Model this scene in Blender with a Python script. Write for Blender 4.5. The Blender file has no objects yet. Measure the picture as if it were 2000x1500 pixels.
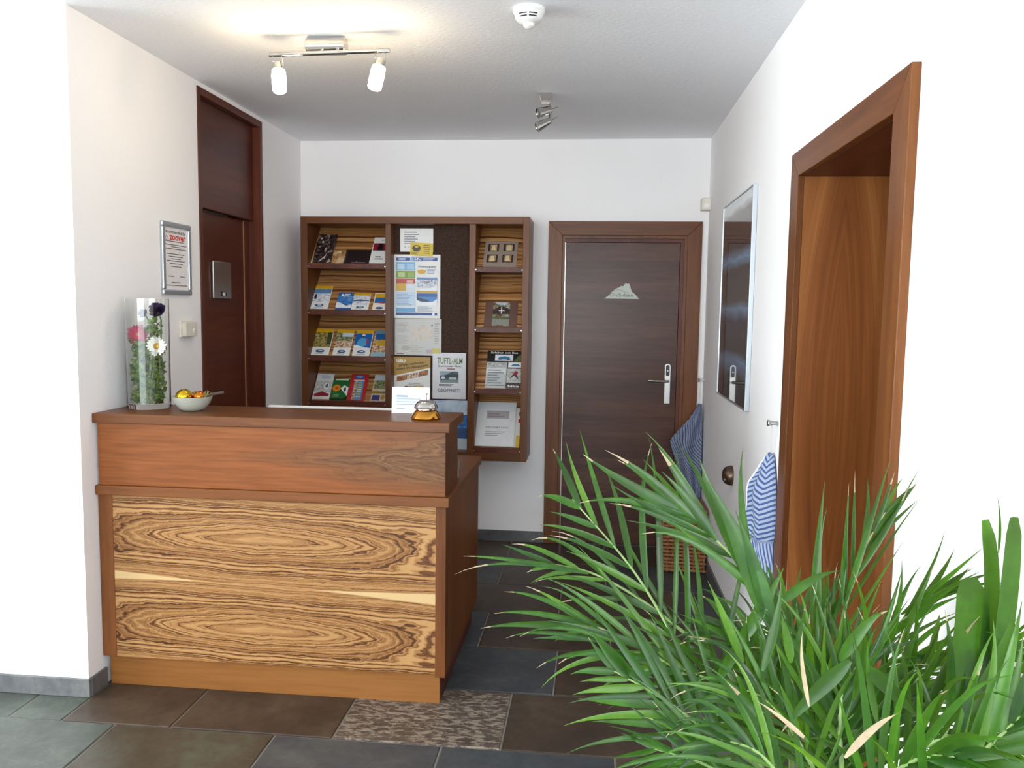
import bpy, bmesh, math, random
from mathutils import Vector, Matrix
random.seed(7)
S = bpy.context.scene
C = S.collection

# ------------------------------------------------------------------ camera
FPX, YAW, PITCH, ROLL = 1579.4, 0.098075, 0.090606, 0.014142
CAM = Vector((0, 0, 1.53))
_f = Vector((-math.sin(YAW)*math.cos(PITCH), math.cos(YAW)*math.cos(PITCH), -math.sin(PITCH)))
_r0 = Vector((math.cos(YAW), math.sin(YAW), 0)); _u0 = _r0.cross(_f)
_r = _r0*math.cos(ROLL) + _u0*math.sin(ROLL); _u = -_r0*math.sin(ROLL) + _u0*math.cos(ROLL)
cd = bpy.data.cameras.new('camera'); cam = bpy.data.objects.new('camera', cd); C.objects.link(cam)
cd.sensor_width = 36; cd.lens = FPX/2000*36; cd.clip_start = .02
cam.matrix_world = Matrix(((_r.x, _u.x, -_f.x, 0), (_r.y, _u.y, -_f.y, 0), (_r.z, _u.z, -_f.z, CAM.z), (0, 0, 0, 1)))
S.camera = cam
def at(x, y, Y):
    "point on the view ray of a photo pixel at room depth Y"
    d = _f + _r*((x-1000)/FPX) - _u*((y-750)/FPX)
    return CAM + d*(Y/d.y)
def to_px(P):
    d = Vector(P)-CAM; z = d.dot(_f)
    return 1000+FPX*d.dot(_r)/z, 750-FPX*d.dot(_u)/z

# ------------------------------------------------------------------ world, lights, exposure
w = bpy.data.worlds.new('world'); S.world = w; w.use_nodes = True
w.node_tree.nodes['Background'].inputs[0].default_value = (.80, .90, 1, 1)
w.node_tree.nodes['Background'].inputs[1].default_value = 1.0
S.view_settings.view_transform = 'Standard'; S.view_settings.look = 'None'
S.cycles.max_bounces = 14; S.cycles.diffuse_bounces = 9; S.cycles.transmission_bounces = 10; S.cycles.glossy_bounces = 5
S.view_settings.gamma = 1; S.view_settings.exposure = 0.27; S.view_settings.use_curve_mapping = False
def light(name, typ, loc, energy, col, **k):
    l = bpy.data.lights.new(name, typ); l.energy = energy; l.color = col
    for a, v in k.items(): setattr(l, a, v)
    o = bpy.data.objects.new(name, l); C.objects.link(o); o.location = loc
    return o
# daylight in the windows behind the photographer
o = light('window_daylight', 'AREA', (-2.2, -5.9, 1.4), 310, (.86, .95, 1), shape='RECTANGLE', size=5.6, size_y=2.1)
o.rotation_euler = (math.radians(90), 0, 0)
# unseen side windows, added far left to brighten right wall and ceiling
o = light('added_side_daylight', 'AREA', (-6.9, .7, 1.3), 320, (.88, .96, 1), shape='RECTANGLE', size=3.6, size_y=2.1)
o.rotation_euler = (math.radians(90), 0, math.radians(-90))
# the camera's own flash
light('camera_flash', 'POINT', (.055, .0, 1.575), 36, (.95, .97, 1), shadow_soft_size=.012)

# ------------------------------------------------------------------ colours and materials
def lin(h):
    if isinstance(h, str):
        h = h.lstrip('#'); h = [int(h[i:i+2], 16)/255 for i in (0, 2, 4)]
    return tuple(((c/12.92) if c <= .04045 else ((c+.055)/1.055)**2.4) for c in h) + (1,)
MATS = {}
class NT:
    def __init__(s, name, rough=.5, **k):
        s.m = bpy.data.materials.new(name); s.m.use_nodes = True
        s.t = s.m.node_tree; s.b = s.t.nodes['Principled BSDF']
        s.b.inputs['Roughness'].default_value = rough
        for a, v in k.items(): s.b.inputs[a.replace('_', ' ')].default_value = v
        MATS[name] = s.m
    def n(s, typ, **k):
        x = s.t.nodes.new(typ)
        for a, v in k.items(): setattr(x, a, v)
        return x
    def l(s, a, b): s.t.links.new(a, b)
    def math(s, op, a, b=None):
        x = s.n('ShaderNodeMath', operation=op)
        for i, v in enumerate((a, b)):
            if v is None: continue
            if hasattr(v, 'is_output'): s.l(v, x.inputs[i])
            else: x.inputs[i].default_value = v
        return x.outputs[0]
    def coords(s, kind='Object', scale=(1, 1, 1), rnd=False, rot=(0, 0, 0)):
        tc = s.n('ShaderNodeTexCoord'); mp = s.n('ShaderNodeMapping')
        mp.inputs['Scale'].default_value = scale; mp.inputs['Rotation'].default_value = rot
        src = tc.outputs[kind]
        if rnd:
            oi = s.n('ShaderNodeObjectInfo'); ad = s.n('ShaderNodeVectorMath', operation='ADD')
            cb = s.n('ShaderNodeCombineXYZ'); r = s.math('MULTIPLY', oi.outputs['Random'], 37.)
            for i in range(3): s.l(r, cb.inputs[i])
            s.l(src, ad.inputs[0]); s.l(cb.outputs[0], ad.inputs[1]); src = ad.outputs[0]
        s.l(src, mp.inputs[0]); return mp.outputs[0]
    def noise(s, vec, scale, detail=4, rough=.55, dist=0, dim='3D'):
        x = s.n('ShaderNodeTexNoise', noise_dimensions=dim)
        if dim == '1D': s.l(vec, x.inputs['W'])
        else: s.l(vec, x.inputs['Vector'])
        x.inputs['Scale'].default_value = scale; x.inputs['Detail'].default_value = detail
        x.inputs['Roughness'].default_value = rough; x.inputs['Distortion'].default_value = dist
        return x.outputs['Fac']
    def ramp(s, fac, stops, interp='LINEAR'):
        x = s.n('ShaderNodeValToRGB'); x.color_ramp.interpolation = interp
        e = x.color_ramp.elements
        while len(e) < len(stops): e.new(.5)
        for i, (p, c) in enumerate(stops): e[i].position = p; e[i].color = lin(c) if isinstance(c, str) else c
        s.l(fac, x.inputs[0]); return x.outputs[0]
    def mix(s, fac, a, b, mode='MIX'):
        x = s.n('ShaderNodeMix', data_type='RGBA', blend_type=mode)
        for i, v in ((0, fac), (6, a), (7, b)):
            if hasattr(v, 'is_output'): s.l(v, x.inputs[i])
            else: x.inputs[i].default_value = v
        return x.outputs[2]
    def color(s, c): s.l(c, s.b.inputs['Base Color']); return s
    def bump(s, h, strength=.2, dist=.002):
        x = s.n('ShaderNodeBump'); x.inputs['Strength'].default_value = strength; x.inputs['Distance'].default_value = dist
        s.l(h, x.inputs['Height']); s.l(x.outputs[0], s.b.inputs['Normal']); return s
def plain(name, col, rough=.5, var=.06, scale=30, **k):
    s = NT(name, rough, **k); v = s.noise(s.coords(), scale)
    a = lin(col); s.color(s.ramp(v, [(.3, tuple(c*(1-var) for c in a[:3])+(1,)), (.7, tuple(min(1, c*(1+var)) for c in a[:3])+(1,))]))
    return s.m
def wood(name, cols, axis, rough=.38, fine=60, big=5, stretch=.06, mirror=None, bands=None, dist=.6):
    s = NT(name, rough, Specular_IOR_Level=.3)
    sc = {'X': (stretch, 1, 1), 'Y': (1, stretch, 1), 'Z': (1, 1, stretch)}[axis]
    if mirror is not None:
        tc = s.n('ShaderNodeTexCoord'); sx = s.n('ShaderNodeSeparateXYZ'); s.l(tc.outputs['Object'], sx.inputs[0])
        cb = s.n('ShaderNodeCombineXYZ')
        mx = s.math('ABSOLUTE', s.math('SUBTRACT', sx.outputs[0], mirror))
        bow = s.math('MULTIPLY', s.math('POWER', s.math('SUBTRACT', sx.outputs[2], 1.2), 2.), .12)
        s.l(s.math('ADD', mx, bow), cb.inputs[0]); s.l(sx.outputs[1], cb.inputs[1]); s.l(s.math('MULTIPLY', sx.outputs[2], .35), cb.inputs[2])
        mp = s.n('ShaderNodeMapping'); mp.inputs['Scale'].default_value = sc; s.l(cb.outputs[0], mp.inputs[0]); v = mp.outputs[0]
    else: v = s.coords(scale=sc)
    a = s.noise(v, big, 3, .5, dist); b = s.noise(v, fine, 5, .6, .3)
    f = s.math('ADD', s.math('MULTIPLY', a, .62), s.math('MULTIPLY', b, .38))
    if bands:
        tc = s.n('ShaderNodeTexCoord'); sx = s.n('ShaderNodeSeparateXYZ'); s.l(tc.outputs['Object'], sx.inputs[0])
        wn = s.n('ShaderNodeTexWhiteNoise', noise_dimensions='1D'); s.l(s.math('FLOOR', s.math('DIVIDE', sx.outputs[2], bands)), wn.inputs['W'])
        f = s.math('ADD', f, s.math('MULTIPLY', s.math('SUBTRACT', wn.outputs['Value'], .5), .14))
    s.color(s.ramp(f, [(.3, cols[0]), (.5, cols[1]), (.68, cols[2])])); s.bump(b, .08, .001)
    return s.m
walnutX = wood('walnut_grain_x', ('#43240d', '#683c1b', '#7f4b23'), 'X')
walnutY = wood('walnut_grain_y', ('#43240d', '#683c1b', '#7f4b23'), 'Y')
walnutZ = wood('walnut_grain_z', ('#43240d', '#683c1b', '#7f4b23'), 'Z')
cherryX = wood('warm_walnut_x', ('#4a260f', '#6b3d19', '#815024'), 'X')
cherryY = wood('warm_walnut_y', ('#4a260f', '#6b3d19', '#815024'), 'Y')
cherryZ = wood('warm_walnut_z', ('#4a260f', '#6b3d19', '#815024'), 'Z')
liningM = wood('bookmatched_walnut', ('#552c11', '#7f4a24', '#9a6233'), 'Z', mirror=.14, big=7, rough=.35, fine=90)
doorleafM = wood('banded_walnut_veneer', ('#33190f', '#4a2a1c', '#5c3a2a'), 'X', bands=.143, rough=.33, stretch=.09)
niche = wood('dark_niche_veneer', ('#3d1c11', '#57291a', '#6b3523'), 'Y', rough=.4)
nicheZ = wood('dark_niche_frame', ('#3d1c11', '#55291b', '#683524'), 'Z', rough=.4)
kickM = wood('kickboard_walnut', ('#6a401a', '#845426', '#946232'), 'X', rough=.4)
# riser board: orange sapwood running into a dark heart with arches
s = NT('riser_walnut', .4, Specular_IOR_Level=.3)
tc = s.n('ShaderNodeTexCoord'); sx = s.n('ShaderNodeSeparateXYZ'); s.l(tc.outputs['Object'], sx.inputs[0])
vx, vz = sx.outputs[0], sx.outputs[2]
wob = s.noise(s.coords(scale=(2, 1, 9)), 1.6, 3)
zz = s.math('ABSOLUTE', s.math('SUBTRACT', vz, .955))
heart = s.math('SUBTRACT', s.math('ADD', s.math('MULTIPLY', vx, .21), s.math('MULTIPLY', s.math('SUBTRACT', wob, .5), .14)), zz)
hm = s.math('MULTIPLY', s.math('ADD', heart, .04), 9.)
rings = s.noise(s.math('ADD', s.math('MULTIPLY', heart, 1.), s.math('MULTIPLY', wob, .05)), 70, 3, dim='1D')
fine = s.noise(s.coords(scale=(.05, 1, 1)), 90, 4)
base = s.ramp(fine, [(.3, '#743d16'), (.7, '#8d5122')])
hc = s.ramp(s.math('ADD', s.math('MULTIPLY', rings, .7), s.math('MULTIPLY', fine, .3)), [(.35, '#4a2d18'), (.5, '#674323'), (.65, '#7b5633')])
cl = s.n('ShaderNodeClamp'); s.l(hm, cl.inputs[0])
s.color(s.mix(cl.outputs[0], base, hc)); riserM = s.m
# zebrano front: two mirrored lens figures, the same leaf repeated
s = NT('zebrano_front', .42, Specular_IOR_Level=.3)
tc = s.n('ShaderNodeTexCoord'); sx = s.n('ShaderNodeSeparateXYZ'); s.l(tc.outputs['Object'], sx.inputs[0])
vx, vz = sx.outputs[0], sx.outputs[2]
PZ = .362
zs = s.math('ADD', s.math('SUBTRACT', vz, .445), s.math('MULTIPLY', s.math('ADD', vx, .05), .03))
fr = s.math('SUBTRACT', s.math('FRACT', s.math('DIVIDE', zs, PZ)), .5)
cb = s.n('ShaderNodeCombineXYZ'); s.l(s.math('MULTIPLY', vx, 1.5), cb.inputs[0]); s.l(s.math('MULTIPLY', fr, 2.2), cb.inputs[1])
wob = s.noise(cb.outputs[0], 1.6, 3, .5)
cb2 = s.n('ShaderNodeCombineXYZ'); s.l(s.math('MULTIPLY', vx, 6.), cb2.inputs[0]); s.l(s.math('MULTIPLY', fr, 9.), cb2.inputs[1])
wob2 = s.noise(cb2.outputs[0], 1.3, 4, .65)
ax = s.math('ABSOLUTE', s.math('ADD', vx, .03))
xx = s.math('MULTIPLY', s.math('POWER', ax, 1.5), .50)
sm = s.math('SQRT', s.math('ADD', s.math('POWER', fr, 2.), .0006))
ring = s.math('ADD', s.math('ADD', sm, s.math('MULTIPLY', xx, s.math('MAXIMUM', .10, s.math('SUBTRACT', 1., s.math('MULTIPLY', sm, 3.6))))), s.math('ADD', s.math('MULTIPLY', s.math('SUBTRACT', wob, .5), .10), s.math('MULTIPLY', s.math('SUBTRACT', wob2, .5), .05)))
st = s.noise(ring, 50, 2.5, .7, dim='1D'); st2 = s.noise(ring, 15, 1, .5, dim='1D')
f = s.math('ADD', s.math('MULTIPLY', st, .72), s.math('MULTIPLY', st2, .28))
fine = s.noise(s.coords(scale=(.06, 1, 1)), 160, 3)
f = s.math('ADD', f, s.math('MULTIPLY', s.math('SUBTRACT', fine, .5), .10))
zc = s.ramp(f, [(.36, '#472812'), (.43, '#6c4320'), (.485, '#8f6338'), (.54, '#a67a4b'), (.66, '#b38957')])
pale = s.math('MULTIPLY', s.math('SUBTRACT', s.math('SUBTRACT', s.math('ABSOLUTE', fr), .5), s.math('MULTIPLY', s.math('SUBTRACT', ax, .2), -.13)), 90.)
cl = s.n('ShaderNodeClamp'); s.l(s.math('MULTIPLY', pale, s.math('LESS_THAN', s.math('ABSOLUTE', s.math('SUBTRACT', vz, .445)), .12)), cl.inputs[0])
s.color(s.mix(cl.outputs[0], zc, lin('#c8a978'))); zebraM = s.m
# plain zebrano stripes for the slanted boards
s = NT('zebrano_stripes', .42)
tc = s.n('ShaderNodeTexCoord'); sx = s.n('ShaderNodeSeparateXYZ'); s.l(tc.outputs['Object'], sx.inputs[0])
wv = s.noise(s.coords(scale=(.5, 1, 1)), 5, 2)
q = s.math('ADD', sx.outputs[2], s.math('MULTIPLY', wv, .03))
st = s.noise(q, 52, 2.5, .7, dim='1D'); fine = s.noise(s.coords(scale=(.05, 1, 1)), 150, 3)
f = s.math('ADD', s.math('MULTIPLY', st, .85), s.math('MULTIPLY', fine, .15))
s.color(s.ramp(f, [(.36, '#58331a'), (.45, '#8b5c33'), (.54, '#ad7d4c'), (.68, '#c29763')])); stripeM = s.m

# plaster
s = NT('white_plaster', .9); v = s.coords(); n1 = s.noise(v, 60, 6, .6); n2 = s.noise(v, 1.2, 2)
s.color(s.ramp(n2, [(.3, '#f3f1f1'), (.7, '#f7f5f5')])); s.bump(n1, .25, .004); plaster = s.m
s = NT('ceiling_plaster', .95); v = s.coords(scale=(1, 2.2, 1)); n1 = s.noise(v, 45, 6, .65); n2 = s.noise(v, 70, 3)
s.color(s.ramp(n2, [(.3, '#eeeff2'), (.7, '#f6f7fa')])); s.bump(n1, .5, .006); ceilM = s.m
grout = plain('grout', '#8d8880', .9)
def slate(name, cols, rough=.42, mott=None):
    s = NT(name, rough); v = s.coords(rnd=True); a = s.noise(v, 3.2, 6, .62, .8); b = s.noise(v, 26, 6, .7, .4)
    f = s.math('ADD', s.math('MULTIPLY', a, .6), s.math('MULTIPLY', b, .4))
    c = s.ramp(f, [(.34, cols[0]), (.5, cols[1]), (.64, cols[2])])
    if mott:
        v2 = s.coords(scale=(1, 2.6, 1), rnd=True); m = s.noise(v2, 22, 5, .7, .5)
        c = s.mix(s.ramp(m, [(.47, (0, 0, 0, 1)), (.58, (1, 1, 1, 1))]), c, lin(mott))
    s.color(c); s.bump(f, .35, .006); return s.m
SL = {'b': slate('slate_brown', ('#2f251d', '#42352a', '#534636')), 'g': slate('slate_grey', ('#2f3236', '#3f4347', '#525452')),
      'm': slate('slate_mottled', ('#3f3430', '#4f433c', '#5c5048'), mott='#8d8272'), 'n': slate('slate_green', ('#3a403a', '#4d534b', '#62695f')),
      'o': slate('slate_olive', ('#342d21', '#473e31', '#4f5245'))}
slateB = slate('slate_skirting', ('#4a4b4d', '#5f6061', '#757472'))
chrome = NT('chrome', .12, Metallic=1., Base_Color=lin('#c9c6c2')).m
steel = NT('brushed_steel', .32, Metallic=1., Base_Color=lin('#b9b7b4')).m
alu = NT('aluminium_frame', .35, Metallic=.9, Base_Color=lin('#c4cbd0')).m
gold = NT('gold_brass', .16, Metallic=1., Base_Color=lin('#c98f3c')).m
goldy = NT('gold_foil_yellow', .15, Metallic=1., Base_Color=lin('#d8b02c')).m
goldo = NT('gold_foil_orange', .15, Metallic=1., Base_Color=lin('#e07a1e')).m
whiteP = plain('white_plastic', '#eeeeea', .4)
cream = plain('cream_plastic', '#e3ddd0', .45)
black = plain('black_plastic', '#17171a', .35)
slot = plain('dark_slot', '#39424c', .6)
glass = NT('clear_glass', .0, Transmission_Weight=1., IOR=1.45, Base_Color=(.97, .99, .98, 1)).m
cutglass = NT('frosted_glass', .35, Transmission_Weight=.55, IOR=1.45, Base_Color=lin('#dfe3d8')).m
felt = NT('brown_felt', .95); v = felt.coords(); felt.color(felt.ramp(felt.noise(v, 70, 5, .7), [(.35, '#2c1d15'), (.65, '#4c362a')])); felt = felt.m
s = NT('lamp_glass_lit', .4); s.b.inputs['Base Color'].default_value = (1, .95, .85, 1)
s.b.inputs['Emission Color'].default_value = (1, .80, .52, 1); s.b.inputs['Emission Strength'].default_value = 52.; lampM = s.m
pinkM = plain('pink_petal', '#c2385f', .5, .2); whiteF = plain('white_petal', '#f2f0e4', .5, .04); purpleM = plain('purple_petal', '#33224a', .5, .2)
yellowF = plain('flower_centre', '#c99a3c', .7, .2); stemM = plain('flower_stem', '#4f7a35', .5, .2)
s = NT('mixed_greenery', .5); s.color(s.ramp(s.noise(s.coords(), 45, 3), [(.34, '#2c4f20'), (.46, '#5d8a38'), (.55, '#87984a'), (.62, '#7a6a58'), (.7, '#cfd6ae')])); greenM = s.m
# striped cloth
def cloth(name, a, b, n, duty):
    s = NT(name, .85); tc = s.n('ShaderNodeTexCoord'); sx = s.n('ShaderNodeSeparateXYZ'); s.l(tc.outputs['UV'], sx.inputs[0])
    nz = s.noise(s.coords(), 25, 3)
    f = s.math('FRACT', s.math('ADD', s.math('MULTIPLY', sx.outputs[0], n), s.math('MULTIPLY', nz, .25)))
    s.color(s.ramp(f, [(0, a), (duty-.06, a), (duty, b), (.94, b), (1, a)])); return s.m
cloth1 = cloth('striped_cloth_grey', '#7f88a2', '#2e3148', 20, .72); cloth2 = cloth('striped_cloth_blue', '#a3aec4', '#40588c', 26, .55)
cordM = plain('white_cord', '#d9d6cf', .8)
wickM = plain('wicker', '#8a5a35', .7, .35, 60)
# leaf
def leafmat(name, a, b, c):
    s = NT(name, .36, Specular_IOR_Level=.35); f = s.noise(s.coords(rnd=True), 7, 3); g = s.noise(s.coords(scale=(1, 1, 1)), 90, 2)
    s.color(s.ramp(s.math('ADD', s.math('MULTIPLY', f, .8), s.math('MULTIPLY', g, .2)), [(.35, a), (.5, b), (.66, c)]))
    s.b.inputs['Transmission Weight'].default_value = 0.0
    tr = s.n('ShaderNodeBsdfTranslucent'); tr.inputs['Color'].default_value = lin('#9acb30')
    mx = s.n('ShaderNodeMixShader'); mx.inputs[0].default_value = .2
    out = [n for n in s.t.nodes if n.type == 'OUTPUT_MATERIAL'][0]
    s.l(s.b.outputs[0], mx.inputs[1]); s.l(tr.outputs[0], mx.inputs[2]); s.l(mx.outputs[0], out.inputs[0]); return s.m
leafA = leafmat('palm_leaf', '#14330d', '#224b12', '#38691a'); leafB = leafmat('palm_leaf_dark', '#0f2910', '#193f15', '#28541d')
leafC = leafmat('palm_leaf_backlit', '#274c0d', '#3b6513', '#567f1e')  # brighter yellow-green base colour stands in for backlit leaflets
dryM = plain('dry_leaf_tip', '#95866c', .8, .25, 40); rachM = plain('palm_rachis', '#7f9a5c', .45, .2)
potM = plain('terracotta_pot', '#8a4f35', .75); soilM = plain('soil', '#2c2018', .95)

# ------------------------------------------------------------------ mesh helpers
V3 = Vector
def tag(o, label=None, cat=None, group=None, kind=None):
    for k, v in (('label', label), ('category', cat), ('group', group), ('kind', kind)):
        if v: o[k] = v
    return o
def empty(name, loc, label=None, cat=None, group=None, kind=None):
    o = bpy.data.objects.new(name, None); o.empty_display_size = .05; C.objects.link(o); o.location = loc
    o['_w'] = tuple(loc); return tag(o, label, cat, group, kind)
WLOC = {}
class MB:
    def __init__(s): s.v = []; s.f = []; s.mi = []; s.uv = None
    def add(s, vs, fs, mi=0):
        b = len(s.v); s.v += [V3(p) for p in vs]; s.f += [tuple(b+i for i in f) for f in fs]; s.mi += [mi]*len(fs); return s
    def box(s, x0, x1, y0, y1, z0, z1, mi=0):
        return s.add([(x0, y0, z0), (x1, y0, z0), (x1, y1, z0), (x0, y1, z0), (x0, y0, z1), (x1, y0, z1), (x1, y1, z1), (x0, y1, z1)],
                     [(0, 3, 2, 1), (4, 5, 6, 7), (0, 1, 5, 4), (1, 2, 6, 5), (2, 3, 7, 6), (3, 0, 4, 7)], mi)
    def obox(s, O, U, Vv, N, w, h, t, mi=0):
        "box from corner O along unit axes U (w), V (h), N (t)"
        O, U, Vv, N = V3(O), V3(U), V3(Vv), V3(N); p = [O+U*a+Vv*b+N*c for c in (0, t) for b in (0, h) for a in (0, w)]
        return s.add(p, [(0, 2, 3, 1), (4, 5, 7, 6), (0, 1, 5, 4), (1, 3, 7, 5), (3, 2, 6, 7), (2, 0, 4, 6)], mi)
    def prism(s, poly, N, mi=0):
        "closed polygon (3D points) extruded by vector N"
        n = len(poly); p = [V3(q) for q in poly]; N = V3(N)
        return s.add(p+[q+N for q in p], [tuple(reversed(range(n))), tuple(range(n, 2*n))]+[(i, (i+1) % n, n+(i+1) % n, n+i) for i in range(n)], mi)
    def lathe(s, c, prof, axis=(0, 0, 1), n=24, mi=0, cap=True):
        a = V3(axis).normalized(); e = a.orthogonal().normalized(); g = a.cross(e); c = V3(c); vs = []; fs = []
        for r, h in prof:
            for k in range(n):
                t = 2*math.pi*k/n; vs.append(c+a*h+(e*math.cos(t)+g*math.sin(t))*r)
        for i in range(len(prof)-1):
            for k in range(n):
                fs.append((i*n+k, i*n+(k+1) % n, (i+1)*n+(k+1) % n, (i+1)*n+k))
        if cap:
            if prof[0][0] > 1e-5: fs.append(tuple(reversed(range(n))))
            if prof[-1][0] > 1e-5: fs.append(tuple((len(prof)-1)*n+k for k in range(n)))
        return s.add(vs, fs, mi)
    def tube(s, pts, r, n=8, mi=0):
        pts = [V3(p) for p in pts]; rr = r if isinstance(r, (list, tuple)) else [r]*len(pts); vs = []; fs = []
        t0 = (pts[1]-pts[0]).normalized(); e = t0.orthogonal().normalized()
        for i, p in enumerate(pts):
            t = (pts[min(i+1, len(pts)-1)]-pts[max(i-1, 0)]).normalized()
            e = (e-t*e.dot(t)).normalized(); g = t.cross(e)
            for k in range(n):
                a = 2*math.pi*k/n; vs.append(p+(e*math.cos(a)+g*math.sin(a))*rr[i])
        for i in range(len(pts)-1):
            for k in range(n): fs.append((i*n+k, i*n+(k+1) % n, (i+1)*n+(k+1) % n, (i+1)*n+k))
        fs += [tuple(reversed(range(n))), tuple((len(pts)-1)*n+k for k in range(n))]
        return s.add(vs, fs, mi)
    def build(s, name, mats, parent=None, smooth=False, bevel=0, label=None, cat=None, group=None, kind=None):
        if not isinstance(mats, (list, tuple)): mats = [mats]
        if parent is None:
            xs = [p.x for p in s.v]; ys = [p.y for p in s.v]; zs = [p.z for p in s.v]
            loc = V3(((min(xs)+max(xs))/2, (min(ys)+max(ys))/2, min(zs))); off = loc
        else: loc = V3((0, 0, 0)); off = WLOC[parent.name]
        me = bpy.data.meshes.new(name); me.from_pydata([tuple(p-off) for p in s.v], [], s.f); me.update()
        for m in mats: me.materials.append(m)
        me.polygons.foreach_set('material_index', s.mi)
        bm = bmesh.new(); bm.from_mesh(me); bmesh.ops.recalc_face_normals(bm, faces=bm.faces); bm.to_mesh(me); bm.free()
        if s.uv:
            ul = me.uv_layers.new(name='UVMap')
            for lp in me.loops: ul.data[lp.index].uv = s.uv[lp.vertex_index]
        if smooth:
            me.polygons.foreach_set('use_smooth', [True]*len(me.polygons)); me.set_sharp_from_angle(angle=math.radians(40))
        o = bpy.data.objects.new(name, me); C.objects.link(o); o.location = loc
        if parent is not None: o.parent = parent
        WLOC[o.name] = off.copy()
        if bevel:
            b = o.modifiers.new('bevel', 'BEVEL'); b.width = bevel; b.segments = 2; b.limit_method = 'ANGLE'
        return tag(o, label, cat, group, kind)
def thing(name, loc, label, cat, group=None, kind=None):
    o = bpy.data.objects.new(name, None); o.empty_display_size = .05; C.objects.link(o); o.location = loc
    WLOC[o.name] = V3(loc); return tag(o, label, cat, group, kind)
def bx(*a): return MB().box(*a)

# ------------------------------------------------------------------ the setting
B, H, XR, XL, YF = 5.25, 2.615, .71, -1.93, 2.87
fl = bx(-7, XR+.4, -6, B+.24, -.10, -.005).build('floor', grout, label='dark slate tile floor of the reception room', cat='floor', kind='structure')
rows = [(2.685+.4275*k) for k in range(-6, 7)]
offs = {0: -1.5, 1: -.73, 2: -.49, 3: -.745, 4: -.5, 5: -.5, -1: -.496}
cols = {(0, -1): 'b', (0, 0): 'b', (0, 1): 'm', (0, 2): 'b', (-1, -3): 'n', (-1, -2): 'o', (-1, -1): 'g', (-1, 0): 'g', (-1, 1): 'b',
        (1, 0): 'g', (1, 1): 'b', (2, 0): 'b', (2, -1): 'g', (3, 0): 'b', (4, 0): 'b', (5, 0): 'b'}
rnd = random.Random(3)
for k in range(-6, 6):
    y0 = rows[k+6]+.003; y1 = min(rows[k+7]-.003, B)
    base = {0: -1.5}.get(k, offs.get(k, -.5 if k % 2 else -.2))
    edges = [base+.606*j for j in range(-6, 5)]
    if k == 0: edges = sorted([-1.92]+[e for e in edges if abs(e+2.106) > .01]+[-2.13])
    for j in range(len(edges)-1):
        x0, x1 = max(edges[j], -5)+.003, min(edges[j+1], XR)-.003
        if x1-x0 < .03 or (y0 > YF-.1 and x1 < XL-.05 and y0 > YF): continue
        jj = round((edges[j]-base)/.606)
        if k == 0: jj = {-1.5: 0, -.894: 1, -.288: 2}.get(round(edges[j], 3), -1 if abs(edges[j]+1.92) < .01 else -2)
        key = cols.get((k, jj))
        if k == 0 and jj == -2: key = 'n'
        if k == -1 and jj <= -3: key = 'n'
        key = key or rnd.choice('bbgob')
        if k < 0 and x1 < -1.7: key = 'n'
        dz = rnd.uniform(-.0012, .0008)
        e = .004
        m = MB(); zt = dz
        m.add([(x0, y0, -.018), (x1, y0, -.018), (x1, y1, -.018), (x0, y1, -.018), (x0, y0, zt-.003), (x1, y0, zt-.003), (x1, y1, zt-.003), (x0, y1, zt-.003),
               (x0+e, y0+e, zt), (x1-e, y0+e, zt), (x1-e, y1-e, zt), (x0+e, y1-e, zt)],
              [(0, 1, 5, 4), (1, 2, 6, 5), (2, 3, 7, 6), (3, 0, 4, 7), (4, 5, 9, 8), (5, 6, 10, 9), (6, 7, 11, 10), (7, 4, 8, 11), (8, 9, 10, 11), (0, 3, 2, 1)])
        m.build('tile', SL[key], fl)
bx(-7.2, XR+.6, -6.2, B+.2, H, H+.12).build('ceiling', ceilM, label='white rough plaster ceiling', cat='ceiling', kind='structure')
# back wall with the door opening
DX0, DX1, DZ = -.225, .605, 2.03
m = MB(); m.box(XL-.3, DX0, B, B+.2, 0, H).box(DX1, XR+.6, B, B+.2, 0, H).box(DX0, DX1, B, B+.2, DZ, H)
m.box(DX0-.05, DX1+.05, B+.2, B+.24, 0, DZ+.05)  # unseen backing, added to block sky light around the door leaf
m.build('wall_back', plaster, label='white plaster wall behind the counter, carrying the wooden shelf unit', cat='wall', kind='structure')
# right wall with its door opening
RY0, RY1, RZ = 1.99, 2.92, 2.03
m = MB(); m.box(XR, XR+.36, -6, RY0, 0, H).box(XR, XR+.36, RY1, B, 0, H).box(XR, XR+.36, RY0, RY1, RZ, H)
m.build('wall_right', plaster, label='bright white plaster wall on the right with a deep doorway', cat='wall', kind='structure')
# left wall: two lengths either side of the tall dark door
NY0, NY1 = 3.845, 4.615
m = MB(); m.box(XL-.26, XL, YF, NY0, 0, H).box(XL-.26, XL, NY1, B, 0, H).box(XL-.26, XL, NY0, NY1, 2.592, H)
m.box(XL-.26, XL-.21, NY0, NY1, 0, 2.592)  # unseen closing piece, added to block sky light at the door gaps
m.build('wall_left', plaster, label='white plaster wall on the left, beside the counter', cat='wall', kind='structure')
bx(-7, XL-.26, YF, YF+.26, 0, H).build('wall_front', plaster, label='bright white wall end facing the viewer at far left', cat='wall', kind='structure')
m = MB(); m.box(-7, XR+.36, -6.2, -6, 0, .3).box(-7, XR+.36, -6.2, -6, 2.5, H).box(-7, -5.05, -6.2, -6, .3, 2.5).box(.62, XR+.36, -6.2, -6, .3, 2.5)
m.build('wall_rear', plaster, label='wall with the wide window behind the viewer', cat='wall', kind='structure')
m = MB(); m.box(-7.2, -7, -6.2, YF+.26, 0, .28).box(-7.2, -7, -6.2, YF+.26, 2.45, H).box(-7.2, -7, -6.2, -1.15, .28, 2.45).box(-7.2, -7, 2.55, YF+.26, .28, 2.45)
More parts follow.
